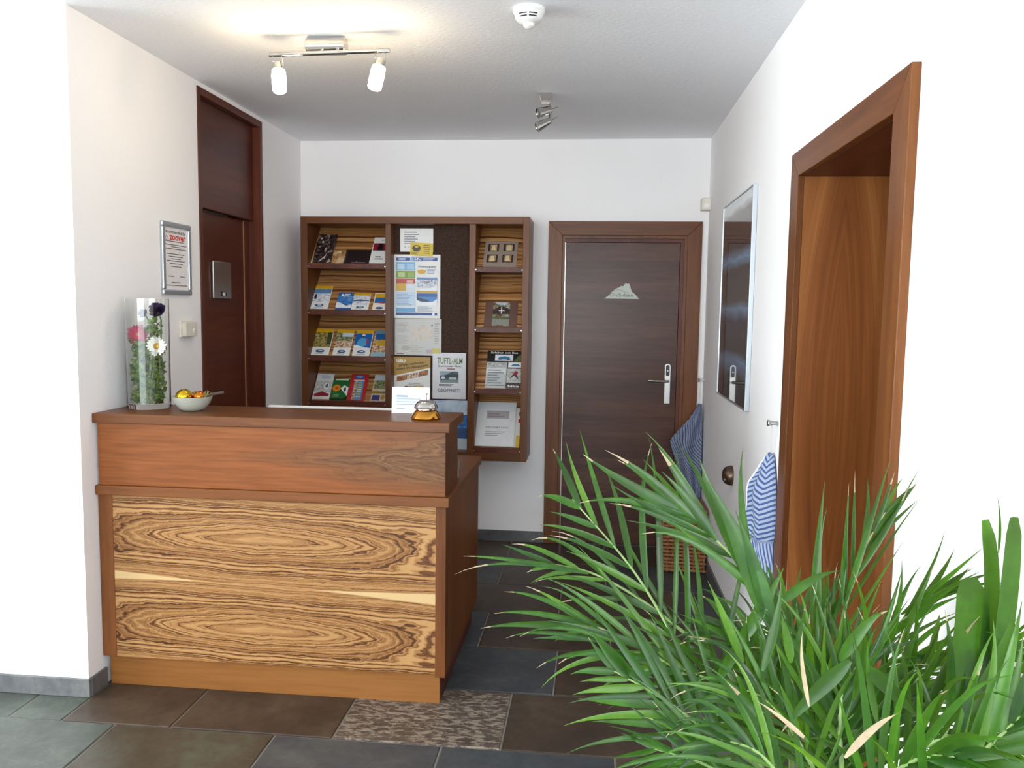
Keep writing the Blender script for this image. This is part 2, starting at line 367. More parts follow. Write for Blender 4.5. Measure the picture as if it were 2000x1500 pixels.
m.build('wall_far_left', plaster, label='white wall far to the left, out of view', cat='wall', kind='structure')
wn = thing('window_1', (-2.2, -6.08, .3), 'wide window behind the viewer', 'window', kind='structure')
m = MB()
for x in (-5.05, -3.2, -1.3, .54): m.box(x, x+.08, -6.14, -6.06, .3, 2.5)
m.box(-5.05, .62, -6.14, -6.06, .3, .38).box(-5.05, .62, -6.14, -6.06, 2.42, 2.5); m.build('window_frame', whiteP, wn)
wn = thing('window_2', (-7.08, .7, .28), 'unseen wide side window added far to the left', 'window', kind='structure')
m = MB()
for y in (-1.15, .05, 1.25, 2.47): m.box(-7.14, -7.06, y, y+.08, .28, 2.45)
m.box(-7.14, -7.06, -1.15, 2.55, .28, .36).box(-7.14, -7.06, -1.15, 2.55, 2.37, 2.45); m.build('window_frame', whiteP, wn)
# skirting of cut slate
def skirting(name, label, pts, N, pieces):
    t = thing(name, (pts[0][0], pts[0][1], 0), label, 'skirting', kind='structure')
    a, b = V3(pts[0]), V3(pts[1]); U = (b-a).normalized(); L = (b-a).length; n = pieces
    for i in range(n):
        m = MB(); m.obox(a+U*(L*i/n+.002), U, (0, 0, 1), N, L/n-.004, .073, .012); m.build('skirting_piece', slateB, t, bevel=.002)
skirting('baseboard_front', 'grey slate skirting under the bright wall end at far left', ((-4.4, YF, 0), (XL+.012, YF, 0)), (0, -1, 0), 4)
skirting('baseboard_left', 'short dark slate skirting between the wall end and the counter', ((XL, YF, 0), (XL, 2.98, 0)), (1, 0, 0), 1)
skirting('baseboard_back', 'grey slate skirting between the counter and the rear door', ((-1.9, B, 0), (-.295, B, 0)), (0, -1, 0), 3)
skirting('baseboard_right', 'slate skirting along the right wall beyond the doorway', ((XR, 3.02, 0), (XR, B, 0)), (-1, 0, 0), 4)

# ------------------------------------------------------------------ rear door
def text_mb(mb, txt, O, U, Vv, size, mi=0, bold=0., wfit=None, N=None, d=0):
    cu = bpy.data.curves.new('t', 'FONT'); cu.body = txt; cu.size = 1; cu.offset = bold; cu.resolution_u = 2
    ob = bpy.data.objects.new('t', cu); C.objects.link(ob)
    dg = bpy.context.evaluated_depsgraph_get(); me = bpy.data.meshes.new_from_object(ob.evaluated_get(dg))
    xs = [v.co.x for v in me.vertices] or [0]
    sx = size if not wfit else wfit/(max(xs)-min(xs)); x0 = min(xs)
    O, U, Vv = V3(O), V3(U), V3(Vv); N = U.cross(Vv)
    mb.add([O+U*((v.co.x-x0)*sx)+Vv*(v.co.y*size)+N*d for v in me.vertices], [tuple(p.vertices) for p in me.polygons], mi)
    bpy.data.objects.remove(ob); bpy.data.curves.remove(cu); bpy.data.meshes.remove(me)
d1 = thing('door_1', (.19, B, 0), 'banded walnut veneer door in the back wall with a mountain-shaped plaque', 'door', kind='structure')
cx0, cx1, cz, cw = -.293, .673, 2.102, .088
def mitre_casing(parent, pts_out, pts_in, N, mats):
    "three mitred boards: left post, head, right post"
    o, i = pts_out, pts_in
    for q, mt in (((o[0], o[1], i[1], i[0]), mats[0]), ((o[1], o[2], i[2], i[1]), mats[1]), ((o[2], o[3], i[3], i[2]), mats[0])):
        MB().prism(q, N).build('casing_board', mt, parent, bevel=.002)
mitre_casing(d1, [(cx0, B, 0), (cx0, B, cz), (cx1, B, cz), (cx1, B, 0)], [(cx0+cw, B, 0), (cx0+cw, B, cz-cw), (cx1-cw, B, cz-cw), (cx1-cw, B, 0)], (0, -.02, 0), (walnutZ, walnutX))
a0, a1, az = cx0+cw+.006, cx1-cw-.006, cz-cw-.006
m = MB(); m.box(DX0, a0+.012, B, B+.16, 0, DZ).box(a1-.012, DX1, B, B+.16, 0, DZ).box(a0+.012, a1-.012, B, B+.16, az-.012, DZ); m.build('jamb', walnutZ, d1)
m = MB(); m.box(a1-.034, a1-.012, B+.02, B+.12, 0, az-.012).box(a0+.012, a1-.034, B+.02, B+.12, az-.034, az-.012); m.build('rebate', nicheZ, d1)
lf = bx(a0+.014, a1-.036, B+.022, B+.062, .006, az-.036).build('door_leaf', doorleafM, d1, bevel=.002)
YL = B+.022
bx(a0+.012, a0+.0165, B+.014, B+.024, .006, az-.036).build('edge_strip', steel, d1)
# lock plate, reader window and lever
hx = .487
pts = []
for i in range(17): t = math.pi*i/16; pts.append((hx+.019*math.cos(t), YL, 1.185+.019*math.sin(t)))
pts += [(hx-.019, YL, .945), (hx+.019, YL, .945)]
pl = MB().prism(pts, (0, -.016, 0)).build('lock_plate', steel, d1, bevel=.002)
pts = []
for i in range(24): t = 2*math.pi*i/24; pts.append((hx+.012*math.cos(t), YL-.016, 1.160+(.024 if math.sin(t) > 0 else -.024)+.012*math.sin(t)))
MB().prism(pts, (0, -.002, 0)).build('reader_window', black, pl)
MB().lathe((hx, YL-.0185, 1.158), [(0, -.001), (.004, 0), (.004, .001)], (0, -1, 0), 10).build('sensor_dot', steel, pl)
m = MB().tube([(hx, YL-.016, 1.093), (hx, YL-.05, 1.093), (hx-.012, YL-.056, 1.093), (hx-.125, YL-.056, 1.094)], .0085, 10); m.build('lever', chrome, d1, smooth=True)
# mountain plaque
P = [(0, 0), (.1, .06), (.22, .19), (.33, .28), (.44, .33), (.48, .37), (.51, .35), (.55, .37), (.58, .42), (.63, .44), (.66, .42), (.7, .44), (.73, .38), (.76, .28), (.79, .2), (.85, .16), (.92, .09), (1, 0)]
px0, pw, ph = .068, .225, .225
sg = MB().prism([(px0+x*pw, YL, 1.615+y*ph) for x, y in P], (0, -.004, 0)).build('sign', plain('frosted_plaque', '#b9beb5', .45, .03), d1)
m = MB(); text_mb(m, 'Orchideen', (px0+.036, YL-.0045, 1.628), (1, 0, 0), (0, 0, 1), .034, 0, .01, .15)
m.tube([(px0+.06+.012*i, YL-.005, 1.662+.012*math.sin(i*.55)) for i in range(9)], .0012, 5); m.build('lettering', plain('plaque_print', '#6f7468', .6), sg)

# ------------------------------------------------------------------ tall dark door in the left wall
d2 = thing('door_2', (XL, 4.23, 0), 'tall dark walnut door with overhead panel in the left wall', 'door', kind='structure')
m = MB(); m.box(XL-.2, XL+.006, NY0, NY0+.03, 0, 2.592).box(XL-.2, XL+.006, NY1-.03, NY1, 0, 2.592); m.build('frame_post', nicheZ, d2, bevel=.002)
bx(XL-.2, XL+.006, NY0+.03, NY1-.03, 2.555, 2.592).build('frame_head', niche, d2, bevel=.002)
bx(XL-.075, XL-.04, NY0+.03, NY1-.03, 2.025, 2.555).build('overhead_panel', niche, d2, bevel=.002)
bx(XL-.12, XL-.08, NY0+.03, NY1-.085, .005, 2.02).build('door_leaf', niche, d2, bevel=.002)
bx(XL-.12, XL-.077, NY1-.088, NY1-.081, .005, 2.02).build('edge_strip', plain('pale_edge', '#b08a5c', .5), d2)
bx(XL-.12, XL-.07, NY1-.08, NY1-.03, .005, 2.025).build('jamb', nicheZ, d2)
bp = bx(XL-.08, XL-.066, 4.125, 4.335, 1.572, 1.77).build('notice_plate', steel, d2, bevel=.004)
m = MB(); m.box(XL-.066, XL-.0645, 4.205, 4.222, 1.584, 1.612).box(XL-.066, XL-.0645, 4.262, 4.275, 1.586, 1.606); m.build('slot', black, bp)
bx(XL-.066, XL-.0643, 4.226, 4.256, 1.588, 1.604).build('window_tab', whiteP, bp)

# ------------------------------------------------------------------ right doorway
d3 = thing('door_3', (XR, 2.45, 0), 'deep walnut doorway with wide casing in the right wall', 'door', kind='structure')
oy0, oy1, oz, cw = 1.92, 3.005, 2.09, .10
mitre_casing(d3, [(XR, oy0, 0), (XR, oy0, oz), (XR, oy1, oz), (XR, oy1, 0)], [(XR, oy0+cw, 0), (XR, oy0+cw, oz-cw+.012), (XR, oy1-cw, oz-cw+.012), (XR, oy1-cw, 0)], (-.022, 0, 0), (cherryZ, cherryY))
iy0, iy1, iz = oy0+cw+.008, oy1-cw-.002, oz-cw+.010
bx(XR, XR+.37, iy1, RY1+.03, 0, iz+.02).build('lining_far', liningM, d3)
bx(XR, XR+.37, RY0-.03, iy0, 0, iz+.02).build('lining_near', cherryZ, d3)
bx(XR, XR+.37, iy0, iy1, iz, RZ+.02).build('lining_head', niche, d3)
bx(XR+.33, XR+.37, iy0, iy1, 0, iz).build('door_leaf', cherryZ, d3)
bx(XR+.30, XR+.33, iy1-.02, iy1, 0, iz).build('door_stop', nicheZ, d3)

# ------------------------------------------------------------------ reception counter
ct = thing('reception_counter', (-1.24, 3.4, 0), 'walnut reception counter with striped zebrano front and raised ledge', 'counter')
X0, X1 = XL+.002, -.52
bx(X0, X1, 2.94, 3.27, 1.072, 1.11).build('counter_top', walnutX, ct, bevel=.003)
rb = bx(X0+.01, X1-.018, 2.958, 3.23, .825, 1.072).build('riser', riserM, ct, bevel=.002)
bx(X1-.018, X1-.0175, 2.959, 3.229, .826, 1.071).build('riser_end', walnutY, rb)
bx(X0, X1-.002, 2.945, 3.85, .787, .825).build('worktop', walnutX, ct, bevel=.003)
bx(X0, XL+.06, 2.963, 3.0, .125, .787).build('front_post', walnutZ, ct, bevel=.002)
sp = bx(-.575, -.535, 2.963, 3.84, .115, .787).build('side_panel', cherryZ, ct, bevel=.002)
fp = bx(XL+.06, -.575, 2.966, 2.99, .125, .787).build('front_panel', zebraM, ct)
bx(XL+.02, -.56, 2.985, 3.005, 0.001, .125).build('kick_board', kickM, ct)
bx(-.58, -.56, 3.005, 3.82, 0.001, .115).build('kick_board', nicheZ, ct)
bx(-1.6, -.62, 3.70, 3.82, .60, .787).build('drawer_rail', walnutX, ct)
bx(X0+.02, XL+.06, 3.0, 3.84, 0.001, .787).build('inner_panel', walnutZ, ct)

# ------------------------------------------------------------------ wall shelf unit
F = B-.30
sh = thing('display_shelf', (-1.11, B, .59), 'wall-mounted walnut display unit with slanted brochure shelves and pinboard', 'shelf')
SX0, SX1, SZ0, SZ1 = -1.826, -.392, .592, 2.096
bx(SX0, SX0+.043, F, B, SZ0, SZ1).build('side_board', walnutZ, sh, bevel=.002)
bx(SX1-.041, SX1, F, B, SZ0, SZ1).build('side_board', walnutZ, sh, bevel=.002)
bx(SX0+.043, SX1-.041, F, B, SZ1-.044, SZ1).build('top_board', walnutX, sh, bevel=.002)
bx(SX0+.043, SX1-.041, F, B, SZ0, SZ0+.05).build('bottom_board', walnutX, sh, bevel=.002)
D1, D2 = (-1.287, -1.253), (-.763, -.722)
for a, b in (D1, D2): bx(a, b, F+.004, B, SZ0+.05, SZ1-.044).build('divider', walnutZ, sh, bevel=.002)
bx(SX0+.043, SX1-.041, B-.012, B-.002, SZ0+.05, SZ1-.044).build('back_board', walnutX, sh)
pb = bx(D1[1], D2[0], F+.10, F+.12, SZ0+.05, SZ1-.044).build('pinboard', felt, sh)
PINY = F+.10
SLOTS = {}
def bays(x0, x1, lips, key):
    top = SZ1-.044
    for i, z in enumerate(lips):
        bx(x0, x1, F+.012, F+.03, z-.03, z+.002).build('shelf_lip', niche, sh, bevel=.001)
        bx(x0, x1, F+.03, B-.015, z-.03, z-.02).build('shelf_board', niche, sh)
        zt = min(z+.275, top-.004)
        p0, p1 = V3((x0, F+.036, z-.018)), V3((x0, F+.255, top if i == 0 else lips[i-1]-.032))
        U = V3((1, 0, 0)); Vv = (p1-p0).normalized(); N = U.cross(Vv)
        MB().obox(p0, U, Vv, -N, x1-x0, (p1-p0).length, .008).build('slant_board', stripeM, sh)
        SLOTS[key, i] = (p0, Vv, N)
bays(SX0+.043, D1[0], [1.806, 1.517, 1.225, .941], 'L')
bays(D2[1], SX1-.041, [1.792, 1.424, 1.041, .67], 'R')
for x0, x1, zs in ((SX0+.043, D1[0], [1.79, 1.5, 1.21, .925]), (D2[1], SX1-.041, [1.776, 1.408, 1.025, .655])):
    for z in zs:
        for xx in (x0+.002, x1-.002): MB().lathe((xx, F+.008, z), [(0, -.004), (.004, -.003), (.004, .005)], (0, -1, 0), 8).build('lip_bracket', steel, sh)

# ------------------------------------------------------------------ printed matter
PC = {}
def ink(c):
    if c not in PC: PC[c] = plain('print_'+c.lstrip('#'), c, .45, .03)
    return PC[c]
def photo(name, cols, scale=70):
    s = NT(name, .4); f = s.noise(s.coords(), scale, 4, .65, .5)
    s.color(s.ramp(f, [(.3+.4*i/(len(cols)-1), c) for i, c in enumerate(cols)])); PC[name] = s.m; return name
photo('pic_forest', ['#2b3018', '#6d6a2c', '#b0975a', '#dcd6c2']); photo('pic_people', ['#2f2a26', '#8a5a34', '#c9a27c', '#e9e2d4', '#8d3b34'])
photo('pic_snow', ['#4c6d95', '#b9c4d4', '#e7eaf0', '#ffffff']); photo('pic_food', ['#2c1810', '#7a4722', '#b97a3a', '#7d3a2a'], 60)
photo('pic_green', ['#23301f', '#5d6b42', '#9a9b72', '#d8d6c0']); photo('pic_dark', ['#120b0c', '#241417', '#4a3a38', '#c6b4a6'], 45)
photo('pic_tan', ['#8b6540', '#a97f52', '#c9a57a', '#d9bd95'], 25); photo('pic_grey', ['#8d9090', '#b3b6b4', '#c9cac6', '#dfe0dd'], 50)
photo('pic_blue', ['#1e4f9a', '#2f6db8', '#4d8ac8', '#7fb0dc'], 20); photo('pic_house', ['#3a2e26', '#6e4f3b', '#9a9c8c', '#d6d8d2'], 60)
photo('pic_ski', ['#3d5f96', '#93a6c4', '#dfe5ee', '#5b4a55', '#f2f2f4'], 45); photo('pic_sky', ['#8fb0d2', '#a9c3dd', '#c5d6e6', '#dbe5ee'], 12)
photo('pic_map', ['#b9ac9c', '#c9beb0', '#d2c9bd', '#b4aa9c'], 40)
def sheet(name, label, cat, O, U, Vv, w, h, items, base='#e9e9e6', t=.0012, group=None, bow=0):
    O, U, Vv = V3(O), V3(U).normalized(), V3(Vv).normalized(); N = U.cross(Vv)
    root = thing(name, O+U*(w/2), label, cat, group)
    MB().obox(O, U, Vv, N, w, h, t).build('page', ink(base) if base not in PC else PC[base], root)
    m = MB(); mats = []; tx = MB(); tm = []
    def mi(c, L):
        mt = PC[c] if c in PC else ink(c)
        if mt not in L: L.append(mt)
        return L.index(mt)
    P = lambda x, y, d: O+U*(x*w)+Vv*(y*h)+N*(t+d)
    for i, it in enumerate(items):
        d = .00025*(i+1); k, c = it[0], it[1]
        if k == 'r': x0, y0, x1, y1 = it[2:6]; m.add([P(x0, y0, d), P(x1, y0, d), P(x1, y1, d), P(x0, y1, d)], [(0, 1, 2, 3)], mi(c, mats))
        elif k == 'e':
            x, y, rx, ry = it[2:6]; n = 20
            m.add([P(x+rx*math.cos(2*math.pi*j/n), y+ry*math.sin(2*math.pi*j/n), d) for j in range(n)], [tuple(range(n))], mi(c, mats))
        elif k == 'p': m.add([P(x, y, d) for x, y in it[2]], [tuple(range(len(it[2])))], mi(c, mats))
        elif k == 'l':
            x0, y0, x1, y1, n = it[2:7]; rr = random.Random(len(label)+i)
            for j in range(n):
                yy = y1+(y0-y1)*(j+.5)/n; th = abs(y1-y0)/n*.22; xe = x0+(x1-x0)*rr.uniform(.55, 1)
                m.add([P(x0, yy-th, d), P(xe, yy-th, d), P(xe, yy+th, d), P(x0, yy+th, d)], [(0, 1, 2, 3)], mi(c, mats))
        elif k == 't':
            s_, x, y, size, wf = it[2:7]; rot = it[7] if len(it) > 7 else 0; b = it[8] if len(it) > 8 else .012
            u2 = U*math.cos(rot)+Vv*math.sin(rot); v2 = -U*math.sin(rot)+Vv*math.cos(rot)
            text_mb(tx, s_, P(x, y, d), u2, v2, size*h, mi(c, tm), b, wf*w if wf else None)
    if m.f: m.build('print', mats, root, kind='stuff')
    if tx.f: tx.build('lettering', tm, root, kind='stuff')
    return root
UX, UZ = V3((1, 0, 0)), V3((0, 0, 1))
def pin(name, label, cat, p0, p1, items, base='#e9e9e6', rot=0, lift=0, **k):
    "sheet on the pinboard between two photo pixels (top-left, bottom-right)"
    y = PINY-.003-lift; a, b = at(p0[0], p0[1], y), at(p1[0], p1[1], y)
    u = UX*math.cos(rot)+UZ*math.sin(rot); v = -UX*math.sin(rot)+UZ*math.cos(rot)
    return sheet(name, label, cat, (a.x, y, b.z), u, v, b.x-a.x, a.z-b.z, items, base, **k)
GP = 'papers on the pinboard'
pin('letter', 'white typed letter at the top of the pinboard', 'paper', (782, 446), (846, 492), [('l', '#8d9098', .12, .3, .7, .88, 6), ('e', '#b58f95', .15, .2, .02, .03), ('e', '#c99aa0', .27, .2, .02, .03)], group=GP)
pin('ski_poster', 'ski area poster with blue header and snow photographs on the pinboard', 'poster', (769.5, 497), (859.5, 622.5), [
    ('r', '#33509a', .05, .905, .35, .955), ('r', '#33509a', .6, .905, .94, .955), ('r', '#8fb0dc', .36, .895, .6, .97), ('r', '#2c4a92', .43, .91, .6, .965), ('t', '#eef2fa', 'SKI', .44, .915, .062, .15, 0, .02),
    ('l', '#c9d6ee', .63, .91, .9, .95, 2), ('l', '#c9d6ee', .1, .91, .3, .95, 2),
    ('r', '#7fb4dc', .05, .755, .46, .885), ('r', '#bcd3ea', .08, .77, .23, .85), ('r', '#a9c9e6', .28, .77, .44, .85), ('r', '#7da03a', .05, .635, .46, .745), ('r', '#b9c98a', .09, .65, .24, .72), ('r', '#9cb56a', .3, .65, .44, .72),
    ('r', '#b9503f', .05, .545, .46, .625), ('r', '#e0b0a4', .28, .555, .42, .6), ('r', '#d3a83c', .05, .43, .26, .545), ('r', '#d9e1ef', .27, .44, .46, .54), ('r', '#c6dcf0', .05, .19, .46, .42), ('l', '#8fa2c2', .07, .2, .44, .41, 9),
    ('r', '#6fa6d6', .05, .1, .46, .165), ('r', '#2f4a8e', .05, .05, .94, .09), ('e', '#e9eefa', .86, .07, .03, .02),
    ('t', '#6d7488', 'Pistenplan', .53, .80, .04, .38, 0, .01), ('e', '#d9a92a', .6, .735, .09, .035), ('l', '#9aa3b8', .72, .7, .92, .78, 4),
    ('r', '#6f8fbe', .5, .57, .94, .645), ('r', 'pic_ski', .5, .49, .94, .61), ('p', '#f0f2f6', [(.5, .43), (.94, .43), (.94, .52), (.75, .47), (.6, .46)]), ('r', '#c9a53c', .5, .405, .94, .435),
    ('r', '#2d5fa8', .5, .33, .94, .395), ('r', '#4f86c2', .5, .26, .94, .34), ('p', '#3b4a5e', [(.5, .34), (.62, .31), (.74, .29), (.8, .26), (.66, .26), (.5, .29)]), ('p', '#eef1f6', [(.5, .2), (.94, .2), (.94, .31), (.84, .26), (.6, .26), (.5, .29)]),
    ('l', '#a7b2c8', .52, .11, .9, .19, 4)], group=GP)
pin('business_card', 'yellow taxi card overlapping the typed letter', 'card', (801, 473), (845, 499), [('e', '#4a4420', .27, .56, .19, .26), ('e', '#d3b62c', .27, .68, .08, .07), ('l', '#7a6a1a', .58, .15, .95, .9, 5), ('l', '#7a6a1a', .05, .08, .5, .28, 2)], '#d9bc2e', rot=-.05, lift=.004, group=GP)
pin('region_map', 'pale folded map of the district below the ski poster', 'map', (771, 622), (862, 695), [('l', '#a9a7a3', .05, .62, .3, .9, 8), ('l', '#b3b1ac', .05, .3, .3, .55, 7), ('l', '#a9a7a3', .85, .3, .97, .9, 9), ('l', '#b5b3ae', .34, .08, .62, .3, 4),
    ('p', 'pic_map', [(.34, .66), (.36, .8), (.42, .78), (.48, .72), (.54, .8), (.62, .86), (.68, .78), (.76, .76), (.8, .62), (.82, .52), (.76, .48), (.7, .42), (.62, .44), (.56, .36), (.5, .4), (.42, .42), (.38, .5)]),
    ('e', '#b9b0a8', .24, .2, .1, .07), ('r', '#c9c06a', .8, .06, .97, .2), ('r', '#b7a6b4', .68, .06, .8, .16), ('r', '#a8473f', .04, .03, .2, .05), ('e', '#5a5a66', .8, .83, .02, .02)], '#c9c8c4', lift=.002, group=GP)
pin('restaurant_flyer', 'gold and white restaurant flyer with a slanted photo strip', 'flyer', (770, 696.5), (840, 790), [('p', '#b08a3e', [(0, .6), (1, .78), (1, 1), (0, 1)]), ('r', 'pic_tan', 0, 0, .001, .001), ('t', '#f2efe6', 'NEU', .05, .885, .085, .26, 0, .03),
    ('t', '#20160c', 'privat wohnen -', .14, .795, .075, .76, .14, .015), ('t', '#20160c', 'essen im restaurant', .07, .715, .075, .88, .14, .015),
    ('p', 'pic_food', [(.07, .47), (.36, .52), (.37, .63), (.08, .58)]), ('p', 'pic_people', [(.38, .525), (.65, .575), (.66, .685), (.39, .635)]), ('p', 'pic_food', [(.67, .58), (.94, .63), (.95, .74), (.68, .69)]),
    ('l', '#8c8a86', .4, .36, .95, .46, 3), ('e', '#a04038', .34, .34, .07, .05), ('r', '#c9a03c', .56, .3, .82, .39), ('l', '#7d7a76', .05, .3, .25, .36, 2), ('l', '#9a9894', .1, .06, .85, .26, 5)], group=GP)
pin('hut_notice', 'white mountain hut notice with large green heading, lower right on the pinboard', 'notice', (845, 688.5), (909.5, 780), [('t', '#66833a', 'TUFTL-ALM', .14, .765, .185, .76, 0, .02), ('t', '#33353a', '(Larmooser Alm)', .17, .695, .055, .68, 0, .02), ('r', '#b06a6e', .44, .635, .67, .665),
    ('r', '#3f5a6c', .23, .35, .78, .6), ('p', '#8fa0ac', [(.23, .5), (.23, .6), (.6, .6), (.45, .53)]), ('p', '#26343c', [(.23, .5), (.4, .52), (.55, .58), (.7, .55), (.78, .56), (.78, .45), (.5, .46), (.23, .44)]), ('r', '#aab4bc', .5, .42, .72, .475), ('r', '#7c8f8a', .23, .35, .78, .41), ('e', '#c9d0d4', .32, .46, .06, .03),
    ('l', '#55585e', .2, .27, .8, .33, 2), ('t', '#7b7d92', 'GEÖFFNET!', .16, .155, .1, .68, 0, .025)], '#dcdce0', lift=.003, group=GP)
pin('mountain_poster', 'blue mountain-sky poster half hidden behind the counter top', 'poster', (842, 781), (912, 880), [('r', 'pic_sky', 0, .72, 1, 1), ('r', 'pic_blue', 0, .28, 1, .72), ('r', '#38558a', 0, .24, 1, .45), ('l', '#c6d2e0', .1, .86, .9, .96, 2)], '#bccad6', group=GP)

def slot(name, label, cat, key, i, xl, xr, htop, items, base='#e9e9e6', lift=0, lean=0, group=None, t=.003, shift=0):
    "leaflet leaning on slanted board i, between photo pixels xl..xr at its foot, top edge at photo pixel row htop"
    p0, Vv, N = SLOTS[key, i]; zl = p0.z+.024
    f0 = p0+Vv*.024
    a, b = at(xl, 700, f0.y), at(xr, 700, f0.y)
    # height along the slant so the top edge meets row htop
    lo, hi = .02, .4
    for _ in range(30):
        q = (lo+hi)/2; P = V3((a.x, f0.y, f0.z))+Vv*q
        if to_px(P)[1] > htop: lo = q
        else: hi = q
    O = V3((a.x, f0.y, f0.z))+N*(.002+lift)
    v2 = (Vv+N*lean).normalized()
    return sheet(name, label, cat, O, UX, v2, b.x-a.x, q, items, base, t, group=group)
def reg(pic, extra=(), top='#d9a918'):
    return [('r', top, 0, .86, 1, 1), ('r', pic, 0, .3, .97, .86)]+list(extra)+[('e', '#3d5886', .5, .15, .24, .06), ('e', '#e9ecf2', .52, .16, .12, .02), ('l', '#99aaaa', .25, .03, .75, .08, 1)]
G1, G2, G3, G4 = ('brochures on the top left shelf', 'brochures on the second left shelf', 'brochures on the third left shelf', 'brochures on the bottom left shelf')
slot('magazine', 'tan magazine lying behind the dark one on the top left shelf', 'magazine', 'L', 0, 608.5, 672, 490, [('r', '#e0c49c', 0, 0, .1, .25), ('r', '#d8bf98', .75, .8, .85, .98), ('e', '#a8743c', .6, .5, .12, .12)], 'pic_tan', group=G1)
slot('magazine', 'black magazine with pale blossoms, leftmost on the top shelf', 'magazine', 'L', 0, 612, 648, 462.5, [('e', '#d8cfc4', .2, .85, .05, .03), ('e', '#c9bdb4', .32, .72, .06, .04), ('p', '#cfc2ba', [(.3, .05), (.55, .2), (.7, .34), (.6, .18), (.36, .03)]), ('e', '#b09a8e', .55, .45, .05, .08), ('e', '#a08e84', .2, .55, .05, .03), ('r', '#4a4046', .94, .1, .97, .9)], 'pic_dark', lift=.006, group=G1, lean=.05)
slot('magazine', 'dark violet magazine in the middle of the top left shelf', 'magazine', 'L', 0, 671, 722, 489, [('l', '#8a7a80', .3, .02, .85, .12, 1), ('e', '#9a8a8e', .5, .16, .03, .03), ('r', '#4a3d42', .04, 0, .07, 1)], '#231619', group=G1)
slot('brochure', 'white leaflet with a red and black picture at the top left shelf', 'brochure', 'L', 0, 721.5, 752, 466, [('r', '#8c1a34', 0.05, .48, 1, .77), ('p', '#1d1014', [(.3, .48), (.75, .48), (.65, .77), (.4, .77)]), ('l', '#9aa89a', .45, .86, .9, .92, 1), ('l', '#33363a', .3, .12, .92, .28, 2)], lift=.005, group=G1)
slot('brochure', 'yellow-topped winter brochure standing tallest on the second left shelf', 'brochure', 'L', 1, 605, 641, 559.5, reg('pic_snow', [('r', '#5d84b4', 0, .66, .97, .84), ('e', '#2c3038', .2, .52, .07, .12)]), lift=.004, group=G2)
slot('brochure', 'blue brochure with a white ski crest on the second left shelf', 'brochure', 'L', 1, 655, 685, 572.5, [('r', 'pic_blue', 0, .3, 1, .8), ('p', '#e6edf4', [(0, .1), (1, .1), (1, .3), (.6, .26), (.2, .42), (0, .44)]), ('p', '#35506e', [(.4, .4), (.6, .32), (.85, .22), (.55, .26)]), ('r', '#2d5c96', 0, 0, 1, .1), ('e', '#eef2f8', .3, .84, .09, .08), ('t', '#f2f5fa', 'SKI', .42, .84, .12, .36, 0, .03), ('r', '#dfe8f2', .38, .76, .72, .81)], '#2f66a6', group=G2)
slot('brochure', 'yellow-topped brochure with snowy peaks, third on the second left shelf', 'brochure', 'L', 1, 686, 719.5, 574.5, reg('pic_snow', [('p', '#5f6b86', [(0, .56), (.4, .62), (.97, .56), (.97, .52), (0, .5)])]), lift=.003, group=G2)
slot('brochure', 'yellow and deep blue brochure beside the divider, second left shelf', 'brochure', 'L', 1, 727, 752, 574, [('r', '#d9a918', .08, .72, 1, .95), ('r', '#2f6db5', .08, .4, 1, .72), ('p', '#a34a78', [(.3, .4), (.9, .36), (.75, .48), (.45, .5)]), ('e', '#3d5886', .55, .1, .3, .07)], '#f2e9d8', lift=.003, group=G2)
slot('brochure', 'yellow-topped brochure with autumn trees, leftmost on the third shelf', 'brochure', 'L', 2, 605.5, 642, 643.5, reg('pic_forest', [('p', '#3c4a26', [(.75, .4), (.97, .4), (.97, .86), (.7, .86)])]), group=G3, lift=.003)
slot('brochure', 'yellow-topped brochure with hikers in a wood, third left shelf', 'brochure', 'L', 2, 649, 682.5, 645, reg('pic_people', [('r', 'pic_green', 0, .56, .97, .86), ('r', '#c9d6de', .35, .72, .97, .86)]), group=G3, lift=.003)
slot('brochure', 'yellow-topped brochure with a skier in a blue jacket', 'brochure', 'L', 2, 687.5, 721, 646, reg('pic_blue', [('r', '#1f62b0', 0, .3, .97, .86), ('p', '#4fa0d2', [(.1, .4), (.2, .62), (.45, .7), (.7, .64), (.72, .42), (.55, .34)]), ('p', '#a83a50', [(.66, .68), (.82, .6), (.78, .42), (.7, .46)]), ('e', '#e6dcd6', .46, .78, .1, .06), ('e', '#33405c', .46, .73, .09, .03), ('p', '#eef1f4', [(0, .3), (.97, .3), (.6, .33), (0, .42)])]), group=G3, lift=.003)
slot('brochure', 'multicoloured lake picture brochure beside the divider, third shelf', 'brochure', 'L', 2, 724, 752, 646, [('r', '#6d8796', 0, .8, 1, 1), ('r', '#1f5a96', .1, .64, 1, .86), ('p', '#c9a02c', [(.1, .5), (.6, .64), (1, .62), (1, .4), (.4, .4)]), ('r', '#8fb4c0', 0, 0, 1, .16)], 'pic_people', group=G3)
slot('brochure', 'grey brochure with a red crowd photo, leftmost on the bottom shelf', 'brochure', 'L', 3, 609, 642.5, 731, [('r', 'pic_grey', .0, .28, .97, .7), ('l', '#8d97a8', .3, .8, .85, .93, 3), ('p', '#8d2430', [(.05, .2), (.5, .3), (.95, .2), (.9, .12), (.1, .1)]), ('e', '#f0f2f4', .68, .52, .15, .12), ('e', '#4c6478', .7, .52, .08, .08), ('r', '#d9d6d2', 0, 0, 1, .1)], '#d9dbe2', lift=.006, group=G4)
